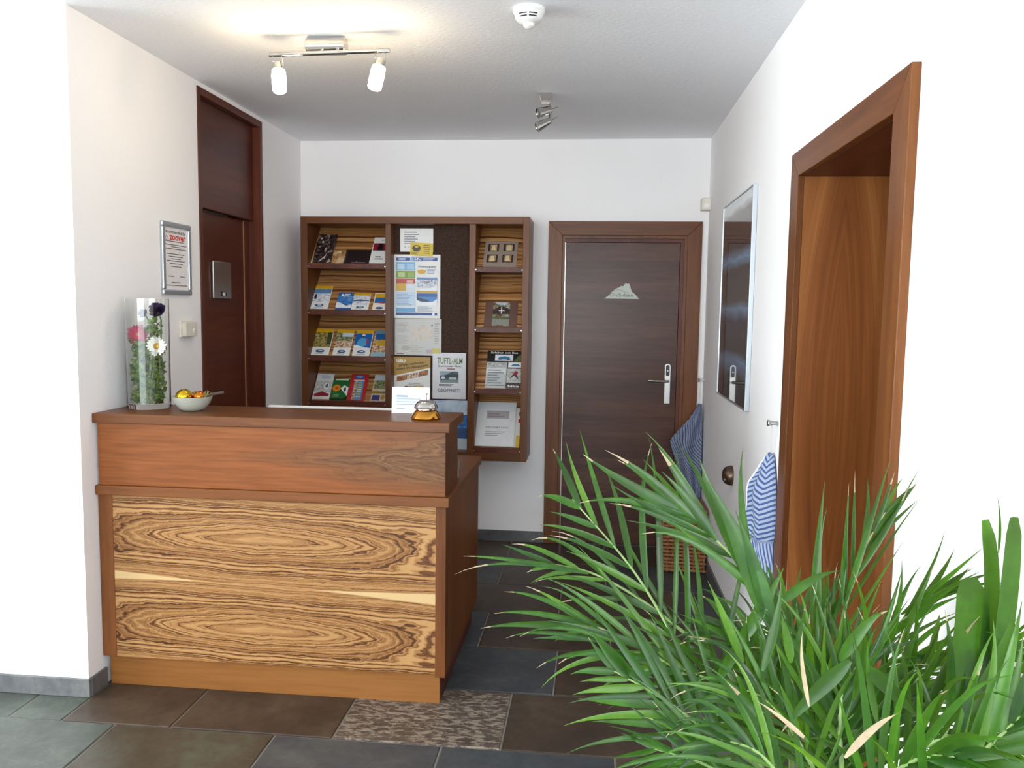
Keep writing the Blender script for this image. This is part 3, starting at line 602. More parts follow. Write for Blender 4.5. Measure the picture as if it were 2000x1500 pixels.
slot('brochure', 'green leaflet with an orange flower on the bottom left shelf', 'brochure', 'L', 3, 643.5, 676, 740.5, [('e', '#d98a1e', .26, .56, .24, .16), ('e', '#b9561a', .28, .56, .1, .07), ('p', '#eef0ea', [(.5, .55), (.7, .7), (.98, .6), (.98, .2)]), ('e', '#2c3c50', .78, .5, .07, .1), ('r', '#d9ead0', .1, .93, .9, .98), ('l', '#9fcf9a', .15, .14, .6, .26, 2), ('p', '#16240f', [(0, 0), (1, 0), (1, .18), (.7, .06), (0, .08)])], '#1f6a32', group=G4)
slot('brochure', 'red-edged leaflet with a blue picture column on the bottom left shelf', 'brochure', 'L', 3, 676.5, 711, 731.5, [('r', '#4d8fc9', .24, .02, .8, .78), ('e', '#2f5f9a', .5, .88, .3, .08), ('e', '#8fb8dc', .5, .88, .2, .03), ('r', 'pic_people', .26, .04, .44, .72), ('l', '#e6dc7a', .48, .1, .8, .7, 7), ('r', '#e8d6c2', .2, .73, .82, .77)], '#b9262c', group=G4, lift=.003)
slot('brochure', 'pale green valley brochure with a yellow emblem by the divider', 'brochure', 'L', 3, 723, 752, 732.5, [('r', 'pic_green', .05, .46, 1, .78), ('r', '#c6d2dc', .05, .78, 1, .98), ('e', '#d9b45a', .3, .34, .2, .08), ('r', '#8a7a3a', .0, .28, 1, .36), ('p', '#3c3a7a', [(.05, .02), (.6, .02), (.6, .22), (.1, .22)]), ('e', '#b98a3c', .8, .14, .16, .09)], '#c9c4b4', group=G4)
GR = 'brochures in the right shelf column'
slot('brochure', 'grey-brown leaflet with four carved-figure pictures on the top right shelf', 'brochure', 'R', 0, 941, 1005.5, 472.5, sum([[('r', '#453a33', x, y, x+.33, y+.3), ('r', 'pic_tan', x+.07, y+.03, x+.27, y+.27), ('p', '#d9cba0', [(x+.1, y+.04), (x+.24, y+.05), (x+.2, y+.26), (x+.12, y+.24)])] for x, y in ((.1, .6), (.57, .6), (.09, .17), (.56, .17))], []), '#9a8a80', group=GR)
slot('brochure', 'brown folder with a chalet photograph on the second right shelf', 'brochure', 'R', 1, 944, 1008, 590, [('r', 'pic_house', .24, .04, .76, .97), ('p', '#3f332a', [(.24, .66), (.5, .84), (.76, .7), (.76, .5), (.24, .5)]), ('r', '#e0e4e0', .49, .52, .52, .8), ('r', '#e0e4e0', .42, .63, .6, .66), ('r', '#8c8f86', .24, .06, .76, .3), ('r', '#5d6b42', .24, .31, .76, .38), ('p', '#b9cbd6', [(.28, .97), (.72, .97), (.6, .86), (.4, .88)])], '#6a4f46', group=GR)
slot('brochure', 'brochure with dark header and blue coach pictures on the third right shelf', 'brochure', 'R', 2, 947.5, 1019, 685, [('r', '#191b1a', 0, .69, 1, 1), ('t', '#e6e8e6', 'Erleben mit Bus', .1, .92, .07, .75, 0, .02), ('r', '#e9edf2', .22, .72, .72, .89), ('p', '#3f7aa8', [(.28, .76), (.66, .76), (.62, .82), (.5, .85), (.34, .83)]), ('e', '#26323e', .36, .765, .04, .015), ('e', '#26323e', .58, .765, .04, .015), ('p', '#5d6b42', [(.74, .7), (1, .7), (1, .95), (.85, .85)]), ('r', 'pic_grey', 0, .55, .55, .68), ('r', '#dfe3e6', 0, .38, .55, .52), ('l', '#8d9298', .05, .1, .52, .5, 6), ('r', '#3c4044', 0, .06, .55, .075)], '#c6cacc', group=GR)
slot('brochure', 'narrow mountain biker leaflet at the end of the third right shelf', 'brochure', 'R', 2, 988, 1019, 708, [('r', 'pic_grey', .03, .2, 1, .74), ('r', '#eef0f2', .08, .78, 1, .98), ('p', '#3f7aa8', [(.25, .84), (.85, .84), (.75, .91), (.4, .91)]), ('p', '#9a2c36', [(.4, .48), (.55, .66), (.75, .6), (.65, .44)]), ('p', '#2f2a2e', [(.2, .32), (.5, .48), (.8, .32), (.7, .48), (.4, .5)]), ('t', '#e6e6e6', 'bike', .15, .03, .12, .7, 0, .03)], '#4a423f', lift=.005, group=GR)
slot('folder', 'white yellow-edged folder behind the information papers', 'folder', 'R', 3, 940, 1016.5, 796, [('r', '#d9b43c', .9, .0, 1, .3), ('r', '#b02438', .94, .62, 1, .72), ('r', '#33363a', .95, .8, .98, .9)], '#e6e4dc', group=GR)
slot('info_sheets', 'stack of white INFORMATION sheets in a clear sleeve, lowest right shelf', 'papers', 'R', 3, 925.5, 1006, 786.5, [('r', '#b3aeb0', .28, .62, .84, .80), ('l', '#8f8a90', .32, .64, .8, .76, 2), ('t', '#8a8d94', 'INFORMATION', .28, .40, .055, .56, 0, .008), ('l', '#a3a6ac', .28, .22, .8, .34, 3)], '#e4e7ea', lift=.009, group=GR, t=.004)

# ------------------------------------------------------------------ things on the counter
ZC = 1.1102
vc = V3((-1.812, 3.15, ZC))
prof = [(0, 0), (.082, 0), (.0845, .004), (.0845, .448), (.0820, .448), (.0805, .022), (0, .018)]
MB().lathe(vc, prof, n=48).build('glass_vase', glass, smooth=True, label='tall clear glass cylinder vase of flowers at the counter left end', cat='vase')
def flower(name, label, c, face, r, n, layers, pm, cm, cr, stem_to, wid=.3, cup=.15):
    root = thing(name, stem_to, label, 'flower'); c = V3(c); a = V3(face).normalized(); e = a.orthogonal().normalized(); g = a.cross(e); m = MB(); rr = random.Random(5)
    for L in range(layers):
        for k in range(n):
            t = 2*math.pi*(k+.5*L)/n+rr.uniform(-.08, .08); d = e*math.cos(t)+g*math.sin(t); s_ = a.cross(d); R = r*(1-.2*L)*rr.uniform(.9, 1.05)
            pts = []
            for q, ww in ((.12, .4), (.5, 1), (.8, .95), (1, .35)):
                b = c+d*(R*q)+a*(cup*R*(q*q)*(1+L)+.004*L); hw = R*wid*ww*.5
                pts += [b-s_*hw, b+s_*hw]
            m.add(pts, [(0, 1, 3, 2), (2, 3, 5, 4), (4, 5, 7, 6)])
    m.build('petals', pm, root)
    MB().lathe(c+a*.004, [(cr, 0), (cr*.9, cr*.35), (cr*.5, cr*.6), (0, cr*.7)], a, 14).build('flower_centre', cm, root, smooth=True)
    mid = (c+V3(stem_to))/2+V3((.01, .01, 0)); MB().tube([c-a*.003, c-a*.03+V3((0, 0, -.02)), mid, V3(stem_to)], .003, 6).build('stem', stemM, root)
fv = lambda x, y, Y: at(x, y, Y)
flower('dahlia', 'pink ragged-petalled flower inside the glass vase', fv(270, 652, 3.13), (.25, -1, .1), .042, 16, 3, pinkM, yellowF, .010, vc+V3((-.02, .0, .03)), .42, .22)
flower('daisy', 'white daisy with yellow centre inside the glass vase', fv(306, 676, 3.11), (.15, -1, .12), .040, 22, 2, whiteF, yellowF, .013, vc+V3((.03, -.01, .03)), .28, .08)
flower('purple_bloom', 'dark purple bloom at the top of the glass vase', fv(309, 608, 3.13), (.1, -.8, .5), .034, 9, 4, purpleM, purpleM, .012, vc+V3((.02, .02, .03)), .8, .45)
flower('violet_bloom', 'small dark violet bud beside the vase top, left of the purple bloom', fv(283, 614, 3.15), (-.3, -.8, .5), .020, 7, 3, purpleM, purpleM, .008, vc+V3((-.01, .03, .03)), .8, .5)
m = MB(); rr = random.Random(11)
for k in range(1050):
    t = rr.uniform(0, 6.283); R = .068*math.sqrt(rr.random()); z = .03+.235*rr.random()**1.25
    if k > 990: z = rr.uniform(.25, .36); R *= .6; t = rr.uniform(-.9, .9)
    c = vc+V3((R*math.cos(t), R*math.sin(t), z)); d = V3((rr.uniform(-1, 1), rr.uniform(-1, 1), rr.uniform(-.6, 1))).normalized(); s_ = d.orthogonal().normalized(); L = rr.uniform(.014, .04); ww = L*.32
    p = [c, c+d*L*.5+s_*ww, c+d*L, c+d*L*.5-s_*ww]
    if any((q-vc).xy.length > .0745 or q.z < ZC+.024 for q in p): continue
    m.add(p, [(0, 1, 2, 3)])
for k in range(9):
    t = rr.uniform(0, 6.28); m.tube([vc+V3((.03*math.cos(t), .03*math.sin(t), .025)), vc+V3((.055*math.cos(t+.6), .055*math.sin(t+.6), .24))], .0025, 5)
m.build('vase_greenery', greenM, label='mixed green leaves and moss filling the lower half of the vase', cat='greenery', kind='stuff')
bc = V3((-1.60, 3.10, ZC))
MB().lathe(bc, [(0, 0), (.035, 0), (.05, .008), (.068, .03), (.079, .058), (.075, .058), (.063, .031), (.046, .013), (0, .009)], n=36).build('glass_bowl', cutglass, smooth=True, label='small frosted glass bowl holding shiny baubles', cat='bowl')
def ball(name, label, c, r, mt, cat='bauble', group=None):
    return MB().lathe(c, [(r*math.sin(math.pi*i/14), -r*math.cos(math.pi*i/14)) for i in range(15)], n=24).build(name, mt, smooth=True, label=label, cat=cat, group=group)
ball('bauble', 'golden yellow bauble in the glass bowl, the larger one', bc+V3((-.028, -.012, .055)), .033, goldy, group='baubles in the bowl')
ball('bauble', 'orange bauble in the glass bowl, beside the golden one', bc+V3((.028, .004, .056)), .024, goldo, group='baubles in the bowl')
ball('bauble', 'copper bauble at the back of the glass bowl', bc+V3((-.004, .036, .05)), .024, gold, group='baubles in the bowl')
m = MB().tube([bc+V3((.04, .03, .045)), bc+V3((.07, .03, .064)), bc+V3((.12, .03, .074))], .006, 8); m.build('wooden_stick', plain('dark_twig', '#4c3a34', .7), smooth=True, label='short dark stick poking out of the glass bowl', cat='stick')
m = MB()
for k in range(40):
    a = bc+V3((rr.uniform(.02, .06), rr.uniform(-.02, .04), .05)); m.tube([a, a+V3((rr.uniform(-.02, .02), rr.uniform(-.02, .02), rr.uniform(.01, .03)))], .001, 4)
m.build('dried_moss', plain('dry_moss', '#8d8650', .8, .3), label='dried grass tuft at the rim of the glass bowl', cat='dried grass', kind='stuff')
be = V3((-.632, 3.05, ZC)); bl = thing('reception_bell', be, 'shiny brass and chrome reception bell on the counter', 'bell')
MB().lathe(be, [(0, 0), (.056, 0), (.058, .004), (.056, .010), (.049, .022), (.041, .033), (.036, .037), (0, .037)], n=36).build('bell_base', gold, bl, smooth=True)
MB().lathe(be, [(.038, .034), (.0385, .038), (.0375, .041)], n=36).build('collar', chrome, bl, smooth=True)
MB().lathe(be+V3((0, 0, .041)), [(.046, 0), (.047, .003), (.045, .006), (.043, .012), (.037, .022), (.026, .029), (.010, .032), (0, .0325)], n=36).build('bell_dome', chrome, bl, smooth=True)
MB().lathe(be+V3((0, 0, .073)), [(.004, 0), (.003, .012), (.0025, .018), (.008, .021), (.008, .024), (0, .025)], n=14).build('plunger', chrome, bl, smooth=True)
cp, cq = at(765, 806, 3.19), at(838, 806, 3.19)
cr_ = sheet('counter_card', 'white notice card standing behind the reception bell', 'card', (cp.x, 3.19, ZC), UX, V3((0, .12, 1)), cq.x-cp.x, .106, [('l', '#8fa0ac', .12, .55, .42, .75, 1), ('l', '#9ab0bc', .12, .28, .9, .6, 3), ('l', '#8fa0ac', .12, .14, .35, .22, 1)], '#f2f5f7', .002)
MB().obox((cp.x+.03, 3.192, ZC), UX, (0, .75, .66), (0, 0, 1), .06, .06, .001).build('prop', ink('#f2f5f7'), cr_)
mo = thing('desk_monitor', (-1.12, 3.52, .825), 'thin white panel whose upper edge shows behind the counter top', 'monitor')
bx(-1.45, -.70, 3.50, 3.53, .90, 1.088).build('panel', whiteP, mo, bevel=.003)
bx(-1.14, -1.04, 3.51, 3.54, .83, .95).build('stand', steel, mo); bx(-1.22, -.96, 3.44, 3.62, .8255, .832).build('foot', steel, mo, bevel=.002)
MB().lathe((-.565, 3.33, .8255), [(0, 0), (.020, 0), (.024, .075), (.0225, .075), (.0185, .006), (0, .005)], n=24).build('drinking_glass', glass, smooth=True, label='small clear glass on the lower worktop beside the riser', cat='glass')

# ------------------------------------------------------------------ on the walls
cf = thing('certificate_frame', (XL, 3.6, 1.58), 'silver snap frame with a recommended-by certificate on the left wall', 'frame')
fy0, fy1, fz0, fz1 = 3.475, 3.735, 1.58, 1.91
for a, b, c_, d in ((fy0, fy1, fz1-.024, fz1), (fy0, fy1, fz0, fz0+.024)): bx(XL+.001, XL+.016, a, b, c_, d).build('frame_rail', alu, cf, bevel=.005)
for a, b in ((fy0, fy0+.024), (fy1-.024, fy1)): bx(XL+.001, XL+.016, a, b, fz0+.024, fz1-.024).build('frame_rail', alu, cf, bevel=.005)
cy0, cw_, cz0, ch = fy0+.022, fy1-fy0-.044, fz0+.022, fz1-fz0-.044
bx(XL+.002, XL+.006, cy0, cy0+cw_, cz0, cz0+ch).build('page', ink('#ece6e6'), cf)
Pc = lambda x, y, d=.0064: V3((XL+d, cy0+x*cw_, cz0+y*ch))
UY = V3((0, 1, 0)); m = MB(); text_mb(m, 'recommended by', Pc(.05, .90), UY, UZ, .022, 0, .02, cw_*.86); m.build('lettering', ink('#2c2c30'), cf)
m = MB(); text_mb(m, 'zoover', Pc(.24, .80), UY, UZ, .042, 0, .035, cw_*.68); m.build('lettering', ink('#d2402c'), cf, label='large red heading')
m = MB()
for y, a, b in ((.775, .06, .85), (.72, .03, .95), (.69, .3, .72), (.655, .03, .95), (.575, .12, .85), (.535, .2, .78), (.50, .3, .7), (.465, .12, .86), (.42, .24, .78), (.375, .28, .72), (.22, .15, .4), (.22, .65, .85), (.12, .3, .66), (.075, .03, .95)):
    m.add([Pc(a, y-.006), Pc(b, y-.006), Pc(b, y+.006), Pc(a, y+.006)], [(0, 1, 2, 3)])
m.tube([Pc(.05, .80), Pc(.12, .86), Pc(.2, .80), Pc(.14, .79), Pc(.05, .80)], .001, 4)
m.build('small_print', ink('#5b565c'), cf)
th = thing('wall_thermostat', (XL, 3.685, 1.382), 'cream thermostat box on the left wall below the certificate', 'thermostat')
bx(XL+.001, XL+.012, 3.625, 3.745, 1.382, 1.458).build('back_plate', cream, th, bevel=.003); bx(XL+.012, XL+.034, 3.63, 3.74, 1.386, 1.454).build('cover', cream, th, bevel=.004)
MB().lathe((XL+.034, 3.71, 1.41), [(.014, 0), (.013, .004), (0, .005)], (1, 0, 0), 18).build('dial', cream, th, smooth=True)
sn = thing('corner_sensor', (.70, 5.20, 2.16), 'small cream sensor box high in the rear right corner', 'sensor')
bx(.655, XR-.001, 5.16, B-.001, 2.165, 2.24).build('housing', cream, sn, bevel=.005); bx(.668, .700, 5.154, 5.16, 2.18, 2.205).build('lens', whiteP, sn)
pf = thing('framed_picture', (XR, 4.12, 1.09), 'tall silver-framed landscape picture under reflecting glass on the right wall', 'picture')
qy0, qy1, qz0, qz1 = 3.70, 4.53, 1.093, 2.10
for a, b in ((qy0, qy0+.010), (qy1-.006, qy1)): bx(XR-.022, XR-.001, a, b, qz0, qz1).build('frame_rail', alu, pf, bevel=.002)
for a, b in ((qz0, qz0+.008), (qz1-.008, qz1)): bx(XR-.022, XR-.001, qy0+.010, qy1-.006, a, b).build('frame_rail', alu, pf, bevel=.002)
s = NT('landscape_reflection_print', .5); tc = s.n('ShaderNodeTexCoord'); sx = s.n('ShaderNodeSeparateXYZ'); s.l(tc.outputs['Object'], sx.inputs[0])
nz = s.noise(s.coords(scale=(1, 1, 2)), 3, 2); f = s.math('ADD', sx.outputs[2], s.math('MULTIPLY', s.math('SUBTRACT', nz, .5), .08))
s.color(s.ramp(f, [(0, '#2c2622'), (.13, '#3a3836'), (.2, '#6d7f9a'), (.25, '#3d3428'), (.40, '#3a3038'), (.46, '#7688a2'), (.5, '#4a4234'), (.66, '#4c443a'), (.70, '#7a94b0'), (.76, '#4a3a34'), (.93, '#4d4038'), (.97, '#c9cdd0')])); s.b.inputs['Roughness'].default_value = .03  # brown bands paint in the door's reflection, blue bands are the landscape
s.b.inputs['IOR'].default_value = 1.52
bx(XR-.018, XR-.004, qy0+.010, qy1-.006, qz0+.008, qz1-.008).build('glazed_print', s.m, pf)
def knob(label, y, z):
    k = thing('coat_knob', (XR, y, z), label, 'hook', 'steel coat knobs on the right wall')
    MB().lathe((XR-.0005, y, z), [(.0075, 0), (.0075, .028), (.006, .030)], (-1, 0, 0), 16).build('post', steel, k, smooth=True)
    MB().lathe((XR-.030, y, z), [(.006, 0), (.012, .001), (.0125, .008), (.011, .010), (0, .0105)], (-1, 0, 0), 18).build('head', steel, k, smooth=True)
knob('steel coat knob in the rear corner holding the grey striped bag', 5.17, 1.11); knob('steel coat knob beside the doorway holding the blue striped bag', 3.13, 1.118)
ov = thing('door_stop', (XR, 4.065, .675), 'round brown metal plate low on the right wall', 'wall plate')
brz = NT('brown_bronze', .3, Metallic=.8, Base_Color=lin('#6b5648')).m
MB().lathe((XR-.0005, 4.07, .725), [(.05, 0), (.05, .008), (.047, .022), (.039, .036), (.024, .046), (0, .05)], (-1, 0, 0), 28).build('disc', brz, ov, smooth=True)
MB().lathe((XR-.038, 4.045, .708), [(.012, 0), (.011, .006), (0, .008)], (-1, 0, 0), 14).build('button', brz, ov, smooth=True)
# striped bags
def grid_cloth(name, mt, parent, fn, nu, nv, uvf, thick=.004):
    m = MB(); vs = [fn(u/nu, v/nv) for v in range(nv+1) for u in range(nu+1)]
    m.add(vs, [(v*(nu+1)+u, v*(nu+1)+u+1, (v+1)*(nu+1)+u+1, (v+1)*(nu+1)+u) for v in range(nv) for u in range(nu)])
    m.uv = [uvf(u/nu, v/nv) for v in range(nv+1) for u in range(nu+1)]
    o = m.build(name, mt, parent, smooth=True); so = o.modifiers.new('solid', 'SOLIDIFY'); so.thickness = thick; so.offset = 0
    return o
def lerp_tab(tab, x):
    for (a, va), (b, vb) in zip(tab, tab[1:]):
        if x <= b: q = (x-a)/(b-a); return tuple(p+(r-p)*q for p, r in zip(va, vb))
    return tab[-1][1]
b1 = thing('striped_bag', (.62, 5.12, .27), 'grey-blue striped cloth bag hanging in the rear corner', 'bag', 'striped cloth bags')
T1 = [(0, (.672, .690)), (.12, (.63, .697)), (.34, (.505, .700)), (.42, (.515, .700)), (.7, (.595, .700)), (1, (.655, .698))]
def f1(u, v):
    a, b = lerp_tab(T1, v); x = a+(b-a)*u
    return V3((x, 5.125+.022*math.sin(u*9+v*2)*min(1, v*3)-.02*math.sin(math.pi*u), .965-.69*v-.03*math.sin(u*3.14)*v))
grid_cloth('cloth_front', cloth1, b1, f1, 22, 34, lambda u, v: (u*.55+(-(v)*1.15)+.04*math.sin(v*12+u*4), v))
grid_cloth('cloth_back', cloth1, b1, lambda u, v: f1(u, v)+V3((0, .05*math.sin(math.pi*u)*min(1, v*2)+.012, 0)), 14, 20, lambda u, v: (u*.55-v*1.15, v))
MB().tube([(XR-.024, 5.17, 1.108), (.682, 5.15, 1.03), (.680, 5.13, .965)], .0022, 6).build('cord', cordM, b1)
b2 = thing('striped_bag', (.66, 3.16, .46), 'blue and white striped cloth bag hanging beside the doorway', 'bag', 'striped cloth bags')
T2 = [(0, (.012, .02)), (.08, (.045, .05)), (.22, (.072, .085)), (.45, (.088, .10)), (.58, (.082, .09)), (.64, (.066, .075)), (.72, (.07, .08)), (1, (.066, .085))]
def f2(u, v):
    d, wd = lerp_tab(T2, v); t = math.pi*u; fold = .008*math.sin(u*22+v*6)*(0.4+v)+.006*math.sin(v*20+u*5)
    return V3((XR-.006-(d+fold)*abs(math.sin(t))**.8, 3.175-wd*math.cos(t), .995-.53*v))
grid_cloth('cloth_body', cloth2, b2, f2, 30, 44, lambda u, v: ((v*1.05+.10*abs(((u*2.5) % 1)-.5)) if v < .62 else (u*.9+.04*math.sin(v*9)), v))
hem = [f2(.56, .02+.58*u/20)+V3((-.002, 0, 0)) for u in range(21)]
MB().tube(hem, .004, 6).build('hem', plain('hem_white', '#e6e9f0', .9), b2, smooth=True)
MB().tube([(XR-.024, 3.13, 1.116), (XR-.02, 3.15, 1.05), (XR-.012, 3.17, .992)], .002, 6).build('cord', cordM, b2)
# wicker basket in the corner
wb = thing('wicker_basket', (.565, 4.93, 0), 'tall brown wicker basket on the floor below the grey striped bag', 'basket')
bx0, bx1, by0, by1, bz = .44, .685, 4.74, 5.04, .37
m = MB(); m.box(bx0+.012, bx1-.012, by0+.012, by1-.012, .002, .02); m.build('basket_floor', wickM, wb)
def rect_pt(t):
    P = [(bx0, by0), (bx1, by0), (bx1, by1), (bx0, by1), (bx0, by0)]; i = min(int(t*4), 3); q = t*4-i
    return P[i][0]+(P[i+1][0]-P[i][0])*q, P[i][1]+(P[i+1][1]-P[i][1])*q
m = MB(); NS = 32
for k in range(NS):
    x, y = rect_pt(k/NS); m.tube([(x, y, .004), (x, y, bz)], .005, 5)
m.build('stakes', wickM, wb)
for r in range(16):
    pts = []
    for k in range(NS*2+1):
        x, y = rect_pt((k % (NS*2))/(NS*2)); dx, dy = (x-.5625), (y-4.89); l = math.hypot(dx, dy); o_ = .006*math.cos(math.pi*(k/2+r))
        pts.append((x+dx/l*o_, y+dy/l*o_, .016+r*.022))
    MB().tube(pts, .0098, 5).build('weave_row', wickM, wb, smooth=True)
MB().tube([rect_pt(k/40)+(bz,) for k in range(41)], .013, 7).build('rim', wickM, wb, smooth=True)

# ------------------------------------------------------------------ ceiling fittings
lb = thing('ceiling_spotlight', (-1.07, 3.2, H), 'lit two-lamp spotlight bar on the ceiling above the counter', 'lamp')
cc = V3((-1.09, 3.27, H-.036))
sg_ = [(.034*math.cos(t), .036*math.sin(t)) for t in [2*math.pi*i/24 for i in range(24)]]
MB().prism([(cc.x-.08, cc.y+a, cc.z+b) for a, b in sg_], (.16, 0, 0)).build('canopy', chrome, lb, bevel=.003, smooth=True)
bz_ = 2.537; bA, bB = V3((-1.315, 3.235, bz_)), V3((-.815, 3.205, bz_))
MB().tube([bA, bB], .0085, 12).build('bar', chrome, lb, smooth=True)
for t in (.43, .56): p = bA.lerp(bB, t); MB().tube([p, p+V3((0, .03, .028))], .006, 8).build('bar_strut', chrome, lb, smooth=True)
def lamp_head(p, d):
    d = V3(d).normalized(); a = p+V3((0, 0, -.04))
    hd = MB().lathe(a-d*.0, [(.0, -.008), (.018, -.006), (.02, 0), (.02, .022), (.016, .026)], d, 18).build('lamp_holder', chrome, lb, smooth=True)
    MB().lathe(a+d*.022, [(.018, 0), (.026, .004), (.0285, .03), (.027, .088), (.025, .092), (.0, .09)], d, 20).build('lamp_shade', lampM, hd, smooth=True)
    MB().tube([p+V3((.016, 0, 0)), p+V3((.018, 0, -.04)), a+d*.008], .004, 6).build('bracket', chrome, hd, smooth=True)
    MB().tube([p+V3((-.02, 0, 0)), p+V3((-.024, -.004, -.025)), a-d*.004], .0015, 5).build('wire', steel, hd)
pL = bA.lerp(bB, .075); pR = bA.lerp(bB, .925)
lamp_head(pL, (.14, -.25, -1)); lamp_head(pR, (-.16, -.25, -1))
s2 = thing('ceiling_spotlight', (-.265, 4.164, H), 'unlit chrome double spotlight on the ceiling near the rear wall', 'lamp')
q0 = V3((-.262, 4.164, H))
MB().prism([(q0.x+x, q0.y-.03, q0.z+z) for x, z in ((-.035, 0), (.035, 0), (.028, -.045), (-.02, -.045))], (0, .06, 0)).build('canopy', chrome, s2, bevel=.004)
MB().tube([q0+V3((.018, 0, -.04)), q0+V3((.03, 0, -.085)), q0+V3((.022, -.01, -.13))], .006, 8).build('arm', chrome, s2, smooth=True)
def spot(c, d, r, L, lit):
    d = V3(d).normalized(); c = V3(c)
    h = MB().lathe(c, [(.0, -.004), (r*.62, 0), (r*.72, L*.2), (r, L*.95), (r*1.02, L), (r*.92, L), (r*.9, L-.006), (0, L-.008)], d, 20).build('spot_head', chrome, s2, smooth=True)
    MB().lathe(c+d*(L-.007), [(r*.88, 0), (r*.4, .003), (0, .004)], d, 16).build('lens', glass if 0 else steel, h, smooth=True)
    MB().tube([c-d*.002, c-d*.03+V3((.01, 0, .006))], .0022, 5).build('grip_pin', steel, h)
spot(at(1076, 214, 4.16), (-1, -.55, -.42), .027, .075, 0); spot(at(1074, 236, 4.12), (-1, -.25, -.55), .026, .075, 0)
sd = thing('smoke_detector', (-.254, 3.01, H), 'white domed smoke detector on the ceiling', 'smoke detector')
sc_ = V3((-.254, 3.02, H))
MB().lathe(sc_, [(.058, 0), (.058, .014), (.054, .018), (.05, .034), (.042, .044), (.02, .052), (0, .053)], (0, 0, -1), 36).build('dome', whiteP, sd, smooth=True)
MB().lathe(sc_+V3((0, 0, -.05)), [(.022, 0), (.020, .012), (.012, .018), (0, .019)], (0, 0, -1), 24).build('sensor_cap', whiteP, sd, smooth=True)
for rad, zz, in ((.0515, -.029), (.0480, -.0375)):
    for t0 in (-2.25, -1.5):
        MB().tube([sc_+V3((rad*math.cos(t0+.6*i/8), rad*math.sin(t0+.6*i/8), zz)) for i in range(9)], .0022, 5).build('vent_slot', slot and black, sd)

# ------------------------------------------------------------------ the palm
PB = V3((.40, 1.42, 0))
palm = thing('areca_palm', PB, 'large bushy green palm with dry leaf tips in the right foreground', 'plant')
m = MB().lathe(PB, [(0, .001), (.11, .001), (.13, .03), (.16, .26), (.175, .27), (.175, .31), (.155, .31), (.145, .27), (0, .26)], n=32); pot = m.build('pot', potM, palm, smooth=True)
MB().lathe(PB+V3((0, 0, .262)), [(0, .02), (.09, .016), (.146, 0), (0, -.001)], n=24).build('soil', soilM, palm, smooth=True)
def spline(P, n):
    P = [P[0]+(P[0]-P[1])]+P+[P[-1]+(P[-1]-P[-2])]; out = []
    for i in range(1, len(P)-2):
        for k in range(n):
            t = k/n; a, b, c, d = P[i-1:i+3]
            out.append(.5*((2*b)+(c-a)*t+(2*a-5*b+4*c-d)*t*t+(3*b-a-3*c+d)*t**3))
    return out+[P[-2]]
def clampx(p):
    lim = .697 if (p.y < 1.9 or p.y > 3.02) else .675
    return V3((min(p.x, lim), p.y, p.z))
rp = random.Random(21)
LEAVES = []   # (visible size, frond, verts, faces, mats)
def leaf(frond, b, d, nrm, L, W, droop=.25, dry=0., curl=0, mat=0, blunt=False):
    b, d, nrm = V3(b), V3(d).normalized(), V3(nrm).normalized(); NS_ = 10; sway = rp.uniform(-.07, .07); vs = []; fs = []; ms = []
    prof = (.32, .72, .95, 1, .96, .86, .72, .55, .36, .17, .03); p = b.copy(); dd = d.copy()
    if blunt: prof = (.3, .6, .82, .95, 1, 1, .98, .95, .9, .82, .45)
    for i in range(NS_+1):
        t = i/NS_; s_ = dd.cross(nrm); s_ = s_.normalized() if s_.length > 1e-4 else dd.orthogonal().normalized(); n2 = s_.cross(dd).normalized()
        w_ = W*.5*prof[i]
        vs += [clampx(p-s_*w_+n2*w_*.35), clampx(p), clampx(p+s_*w_+n2*w_*.35)]
        dd = (dd+V3((0, 0, -1))*(droop*(.06+.62*t*t))+n2*(curl*t)+s_*(sway*t)).normalized(); p = p+dd*(L/NS_)
    for i in range(NS_):
        a = i*3; fs += [(a, a+1, a+4, a+3), (a+1, a+2, a+5, a+4)]; k = 1 if dry and i >= NS_*(1-dry) else 0; ms += [k, k]
    q0, q1 = to_px(vs[1]), to_px(vs[-2]); inside = sum(0 < x < 2000 and 0 < y < 1500 for x, y in (q0, q1, to_px(vs[15])))
    LEAVES.append((math.hypot(q1[0]-q0[0], q1[1]-q0[1])*(W*1000)**.5*inside, frond, vs, fs, ms, mat))
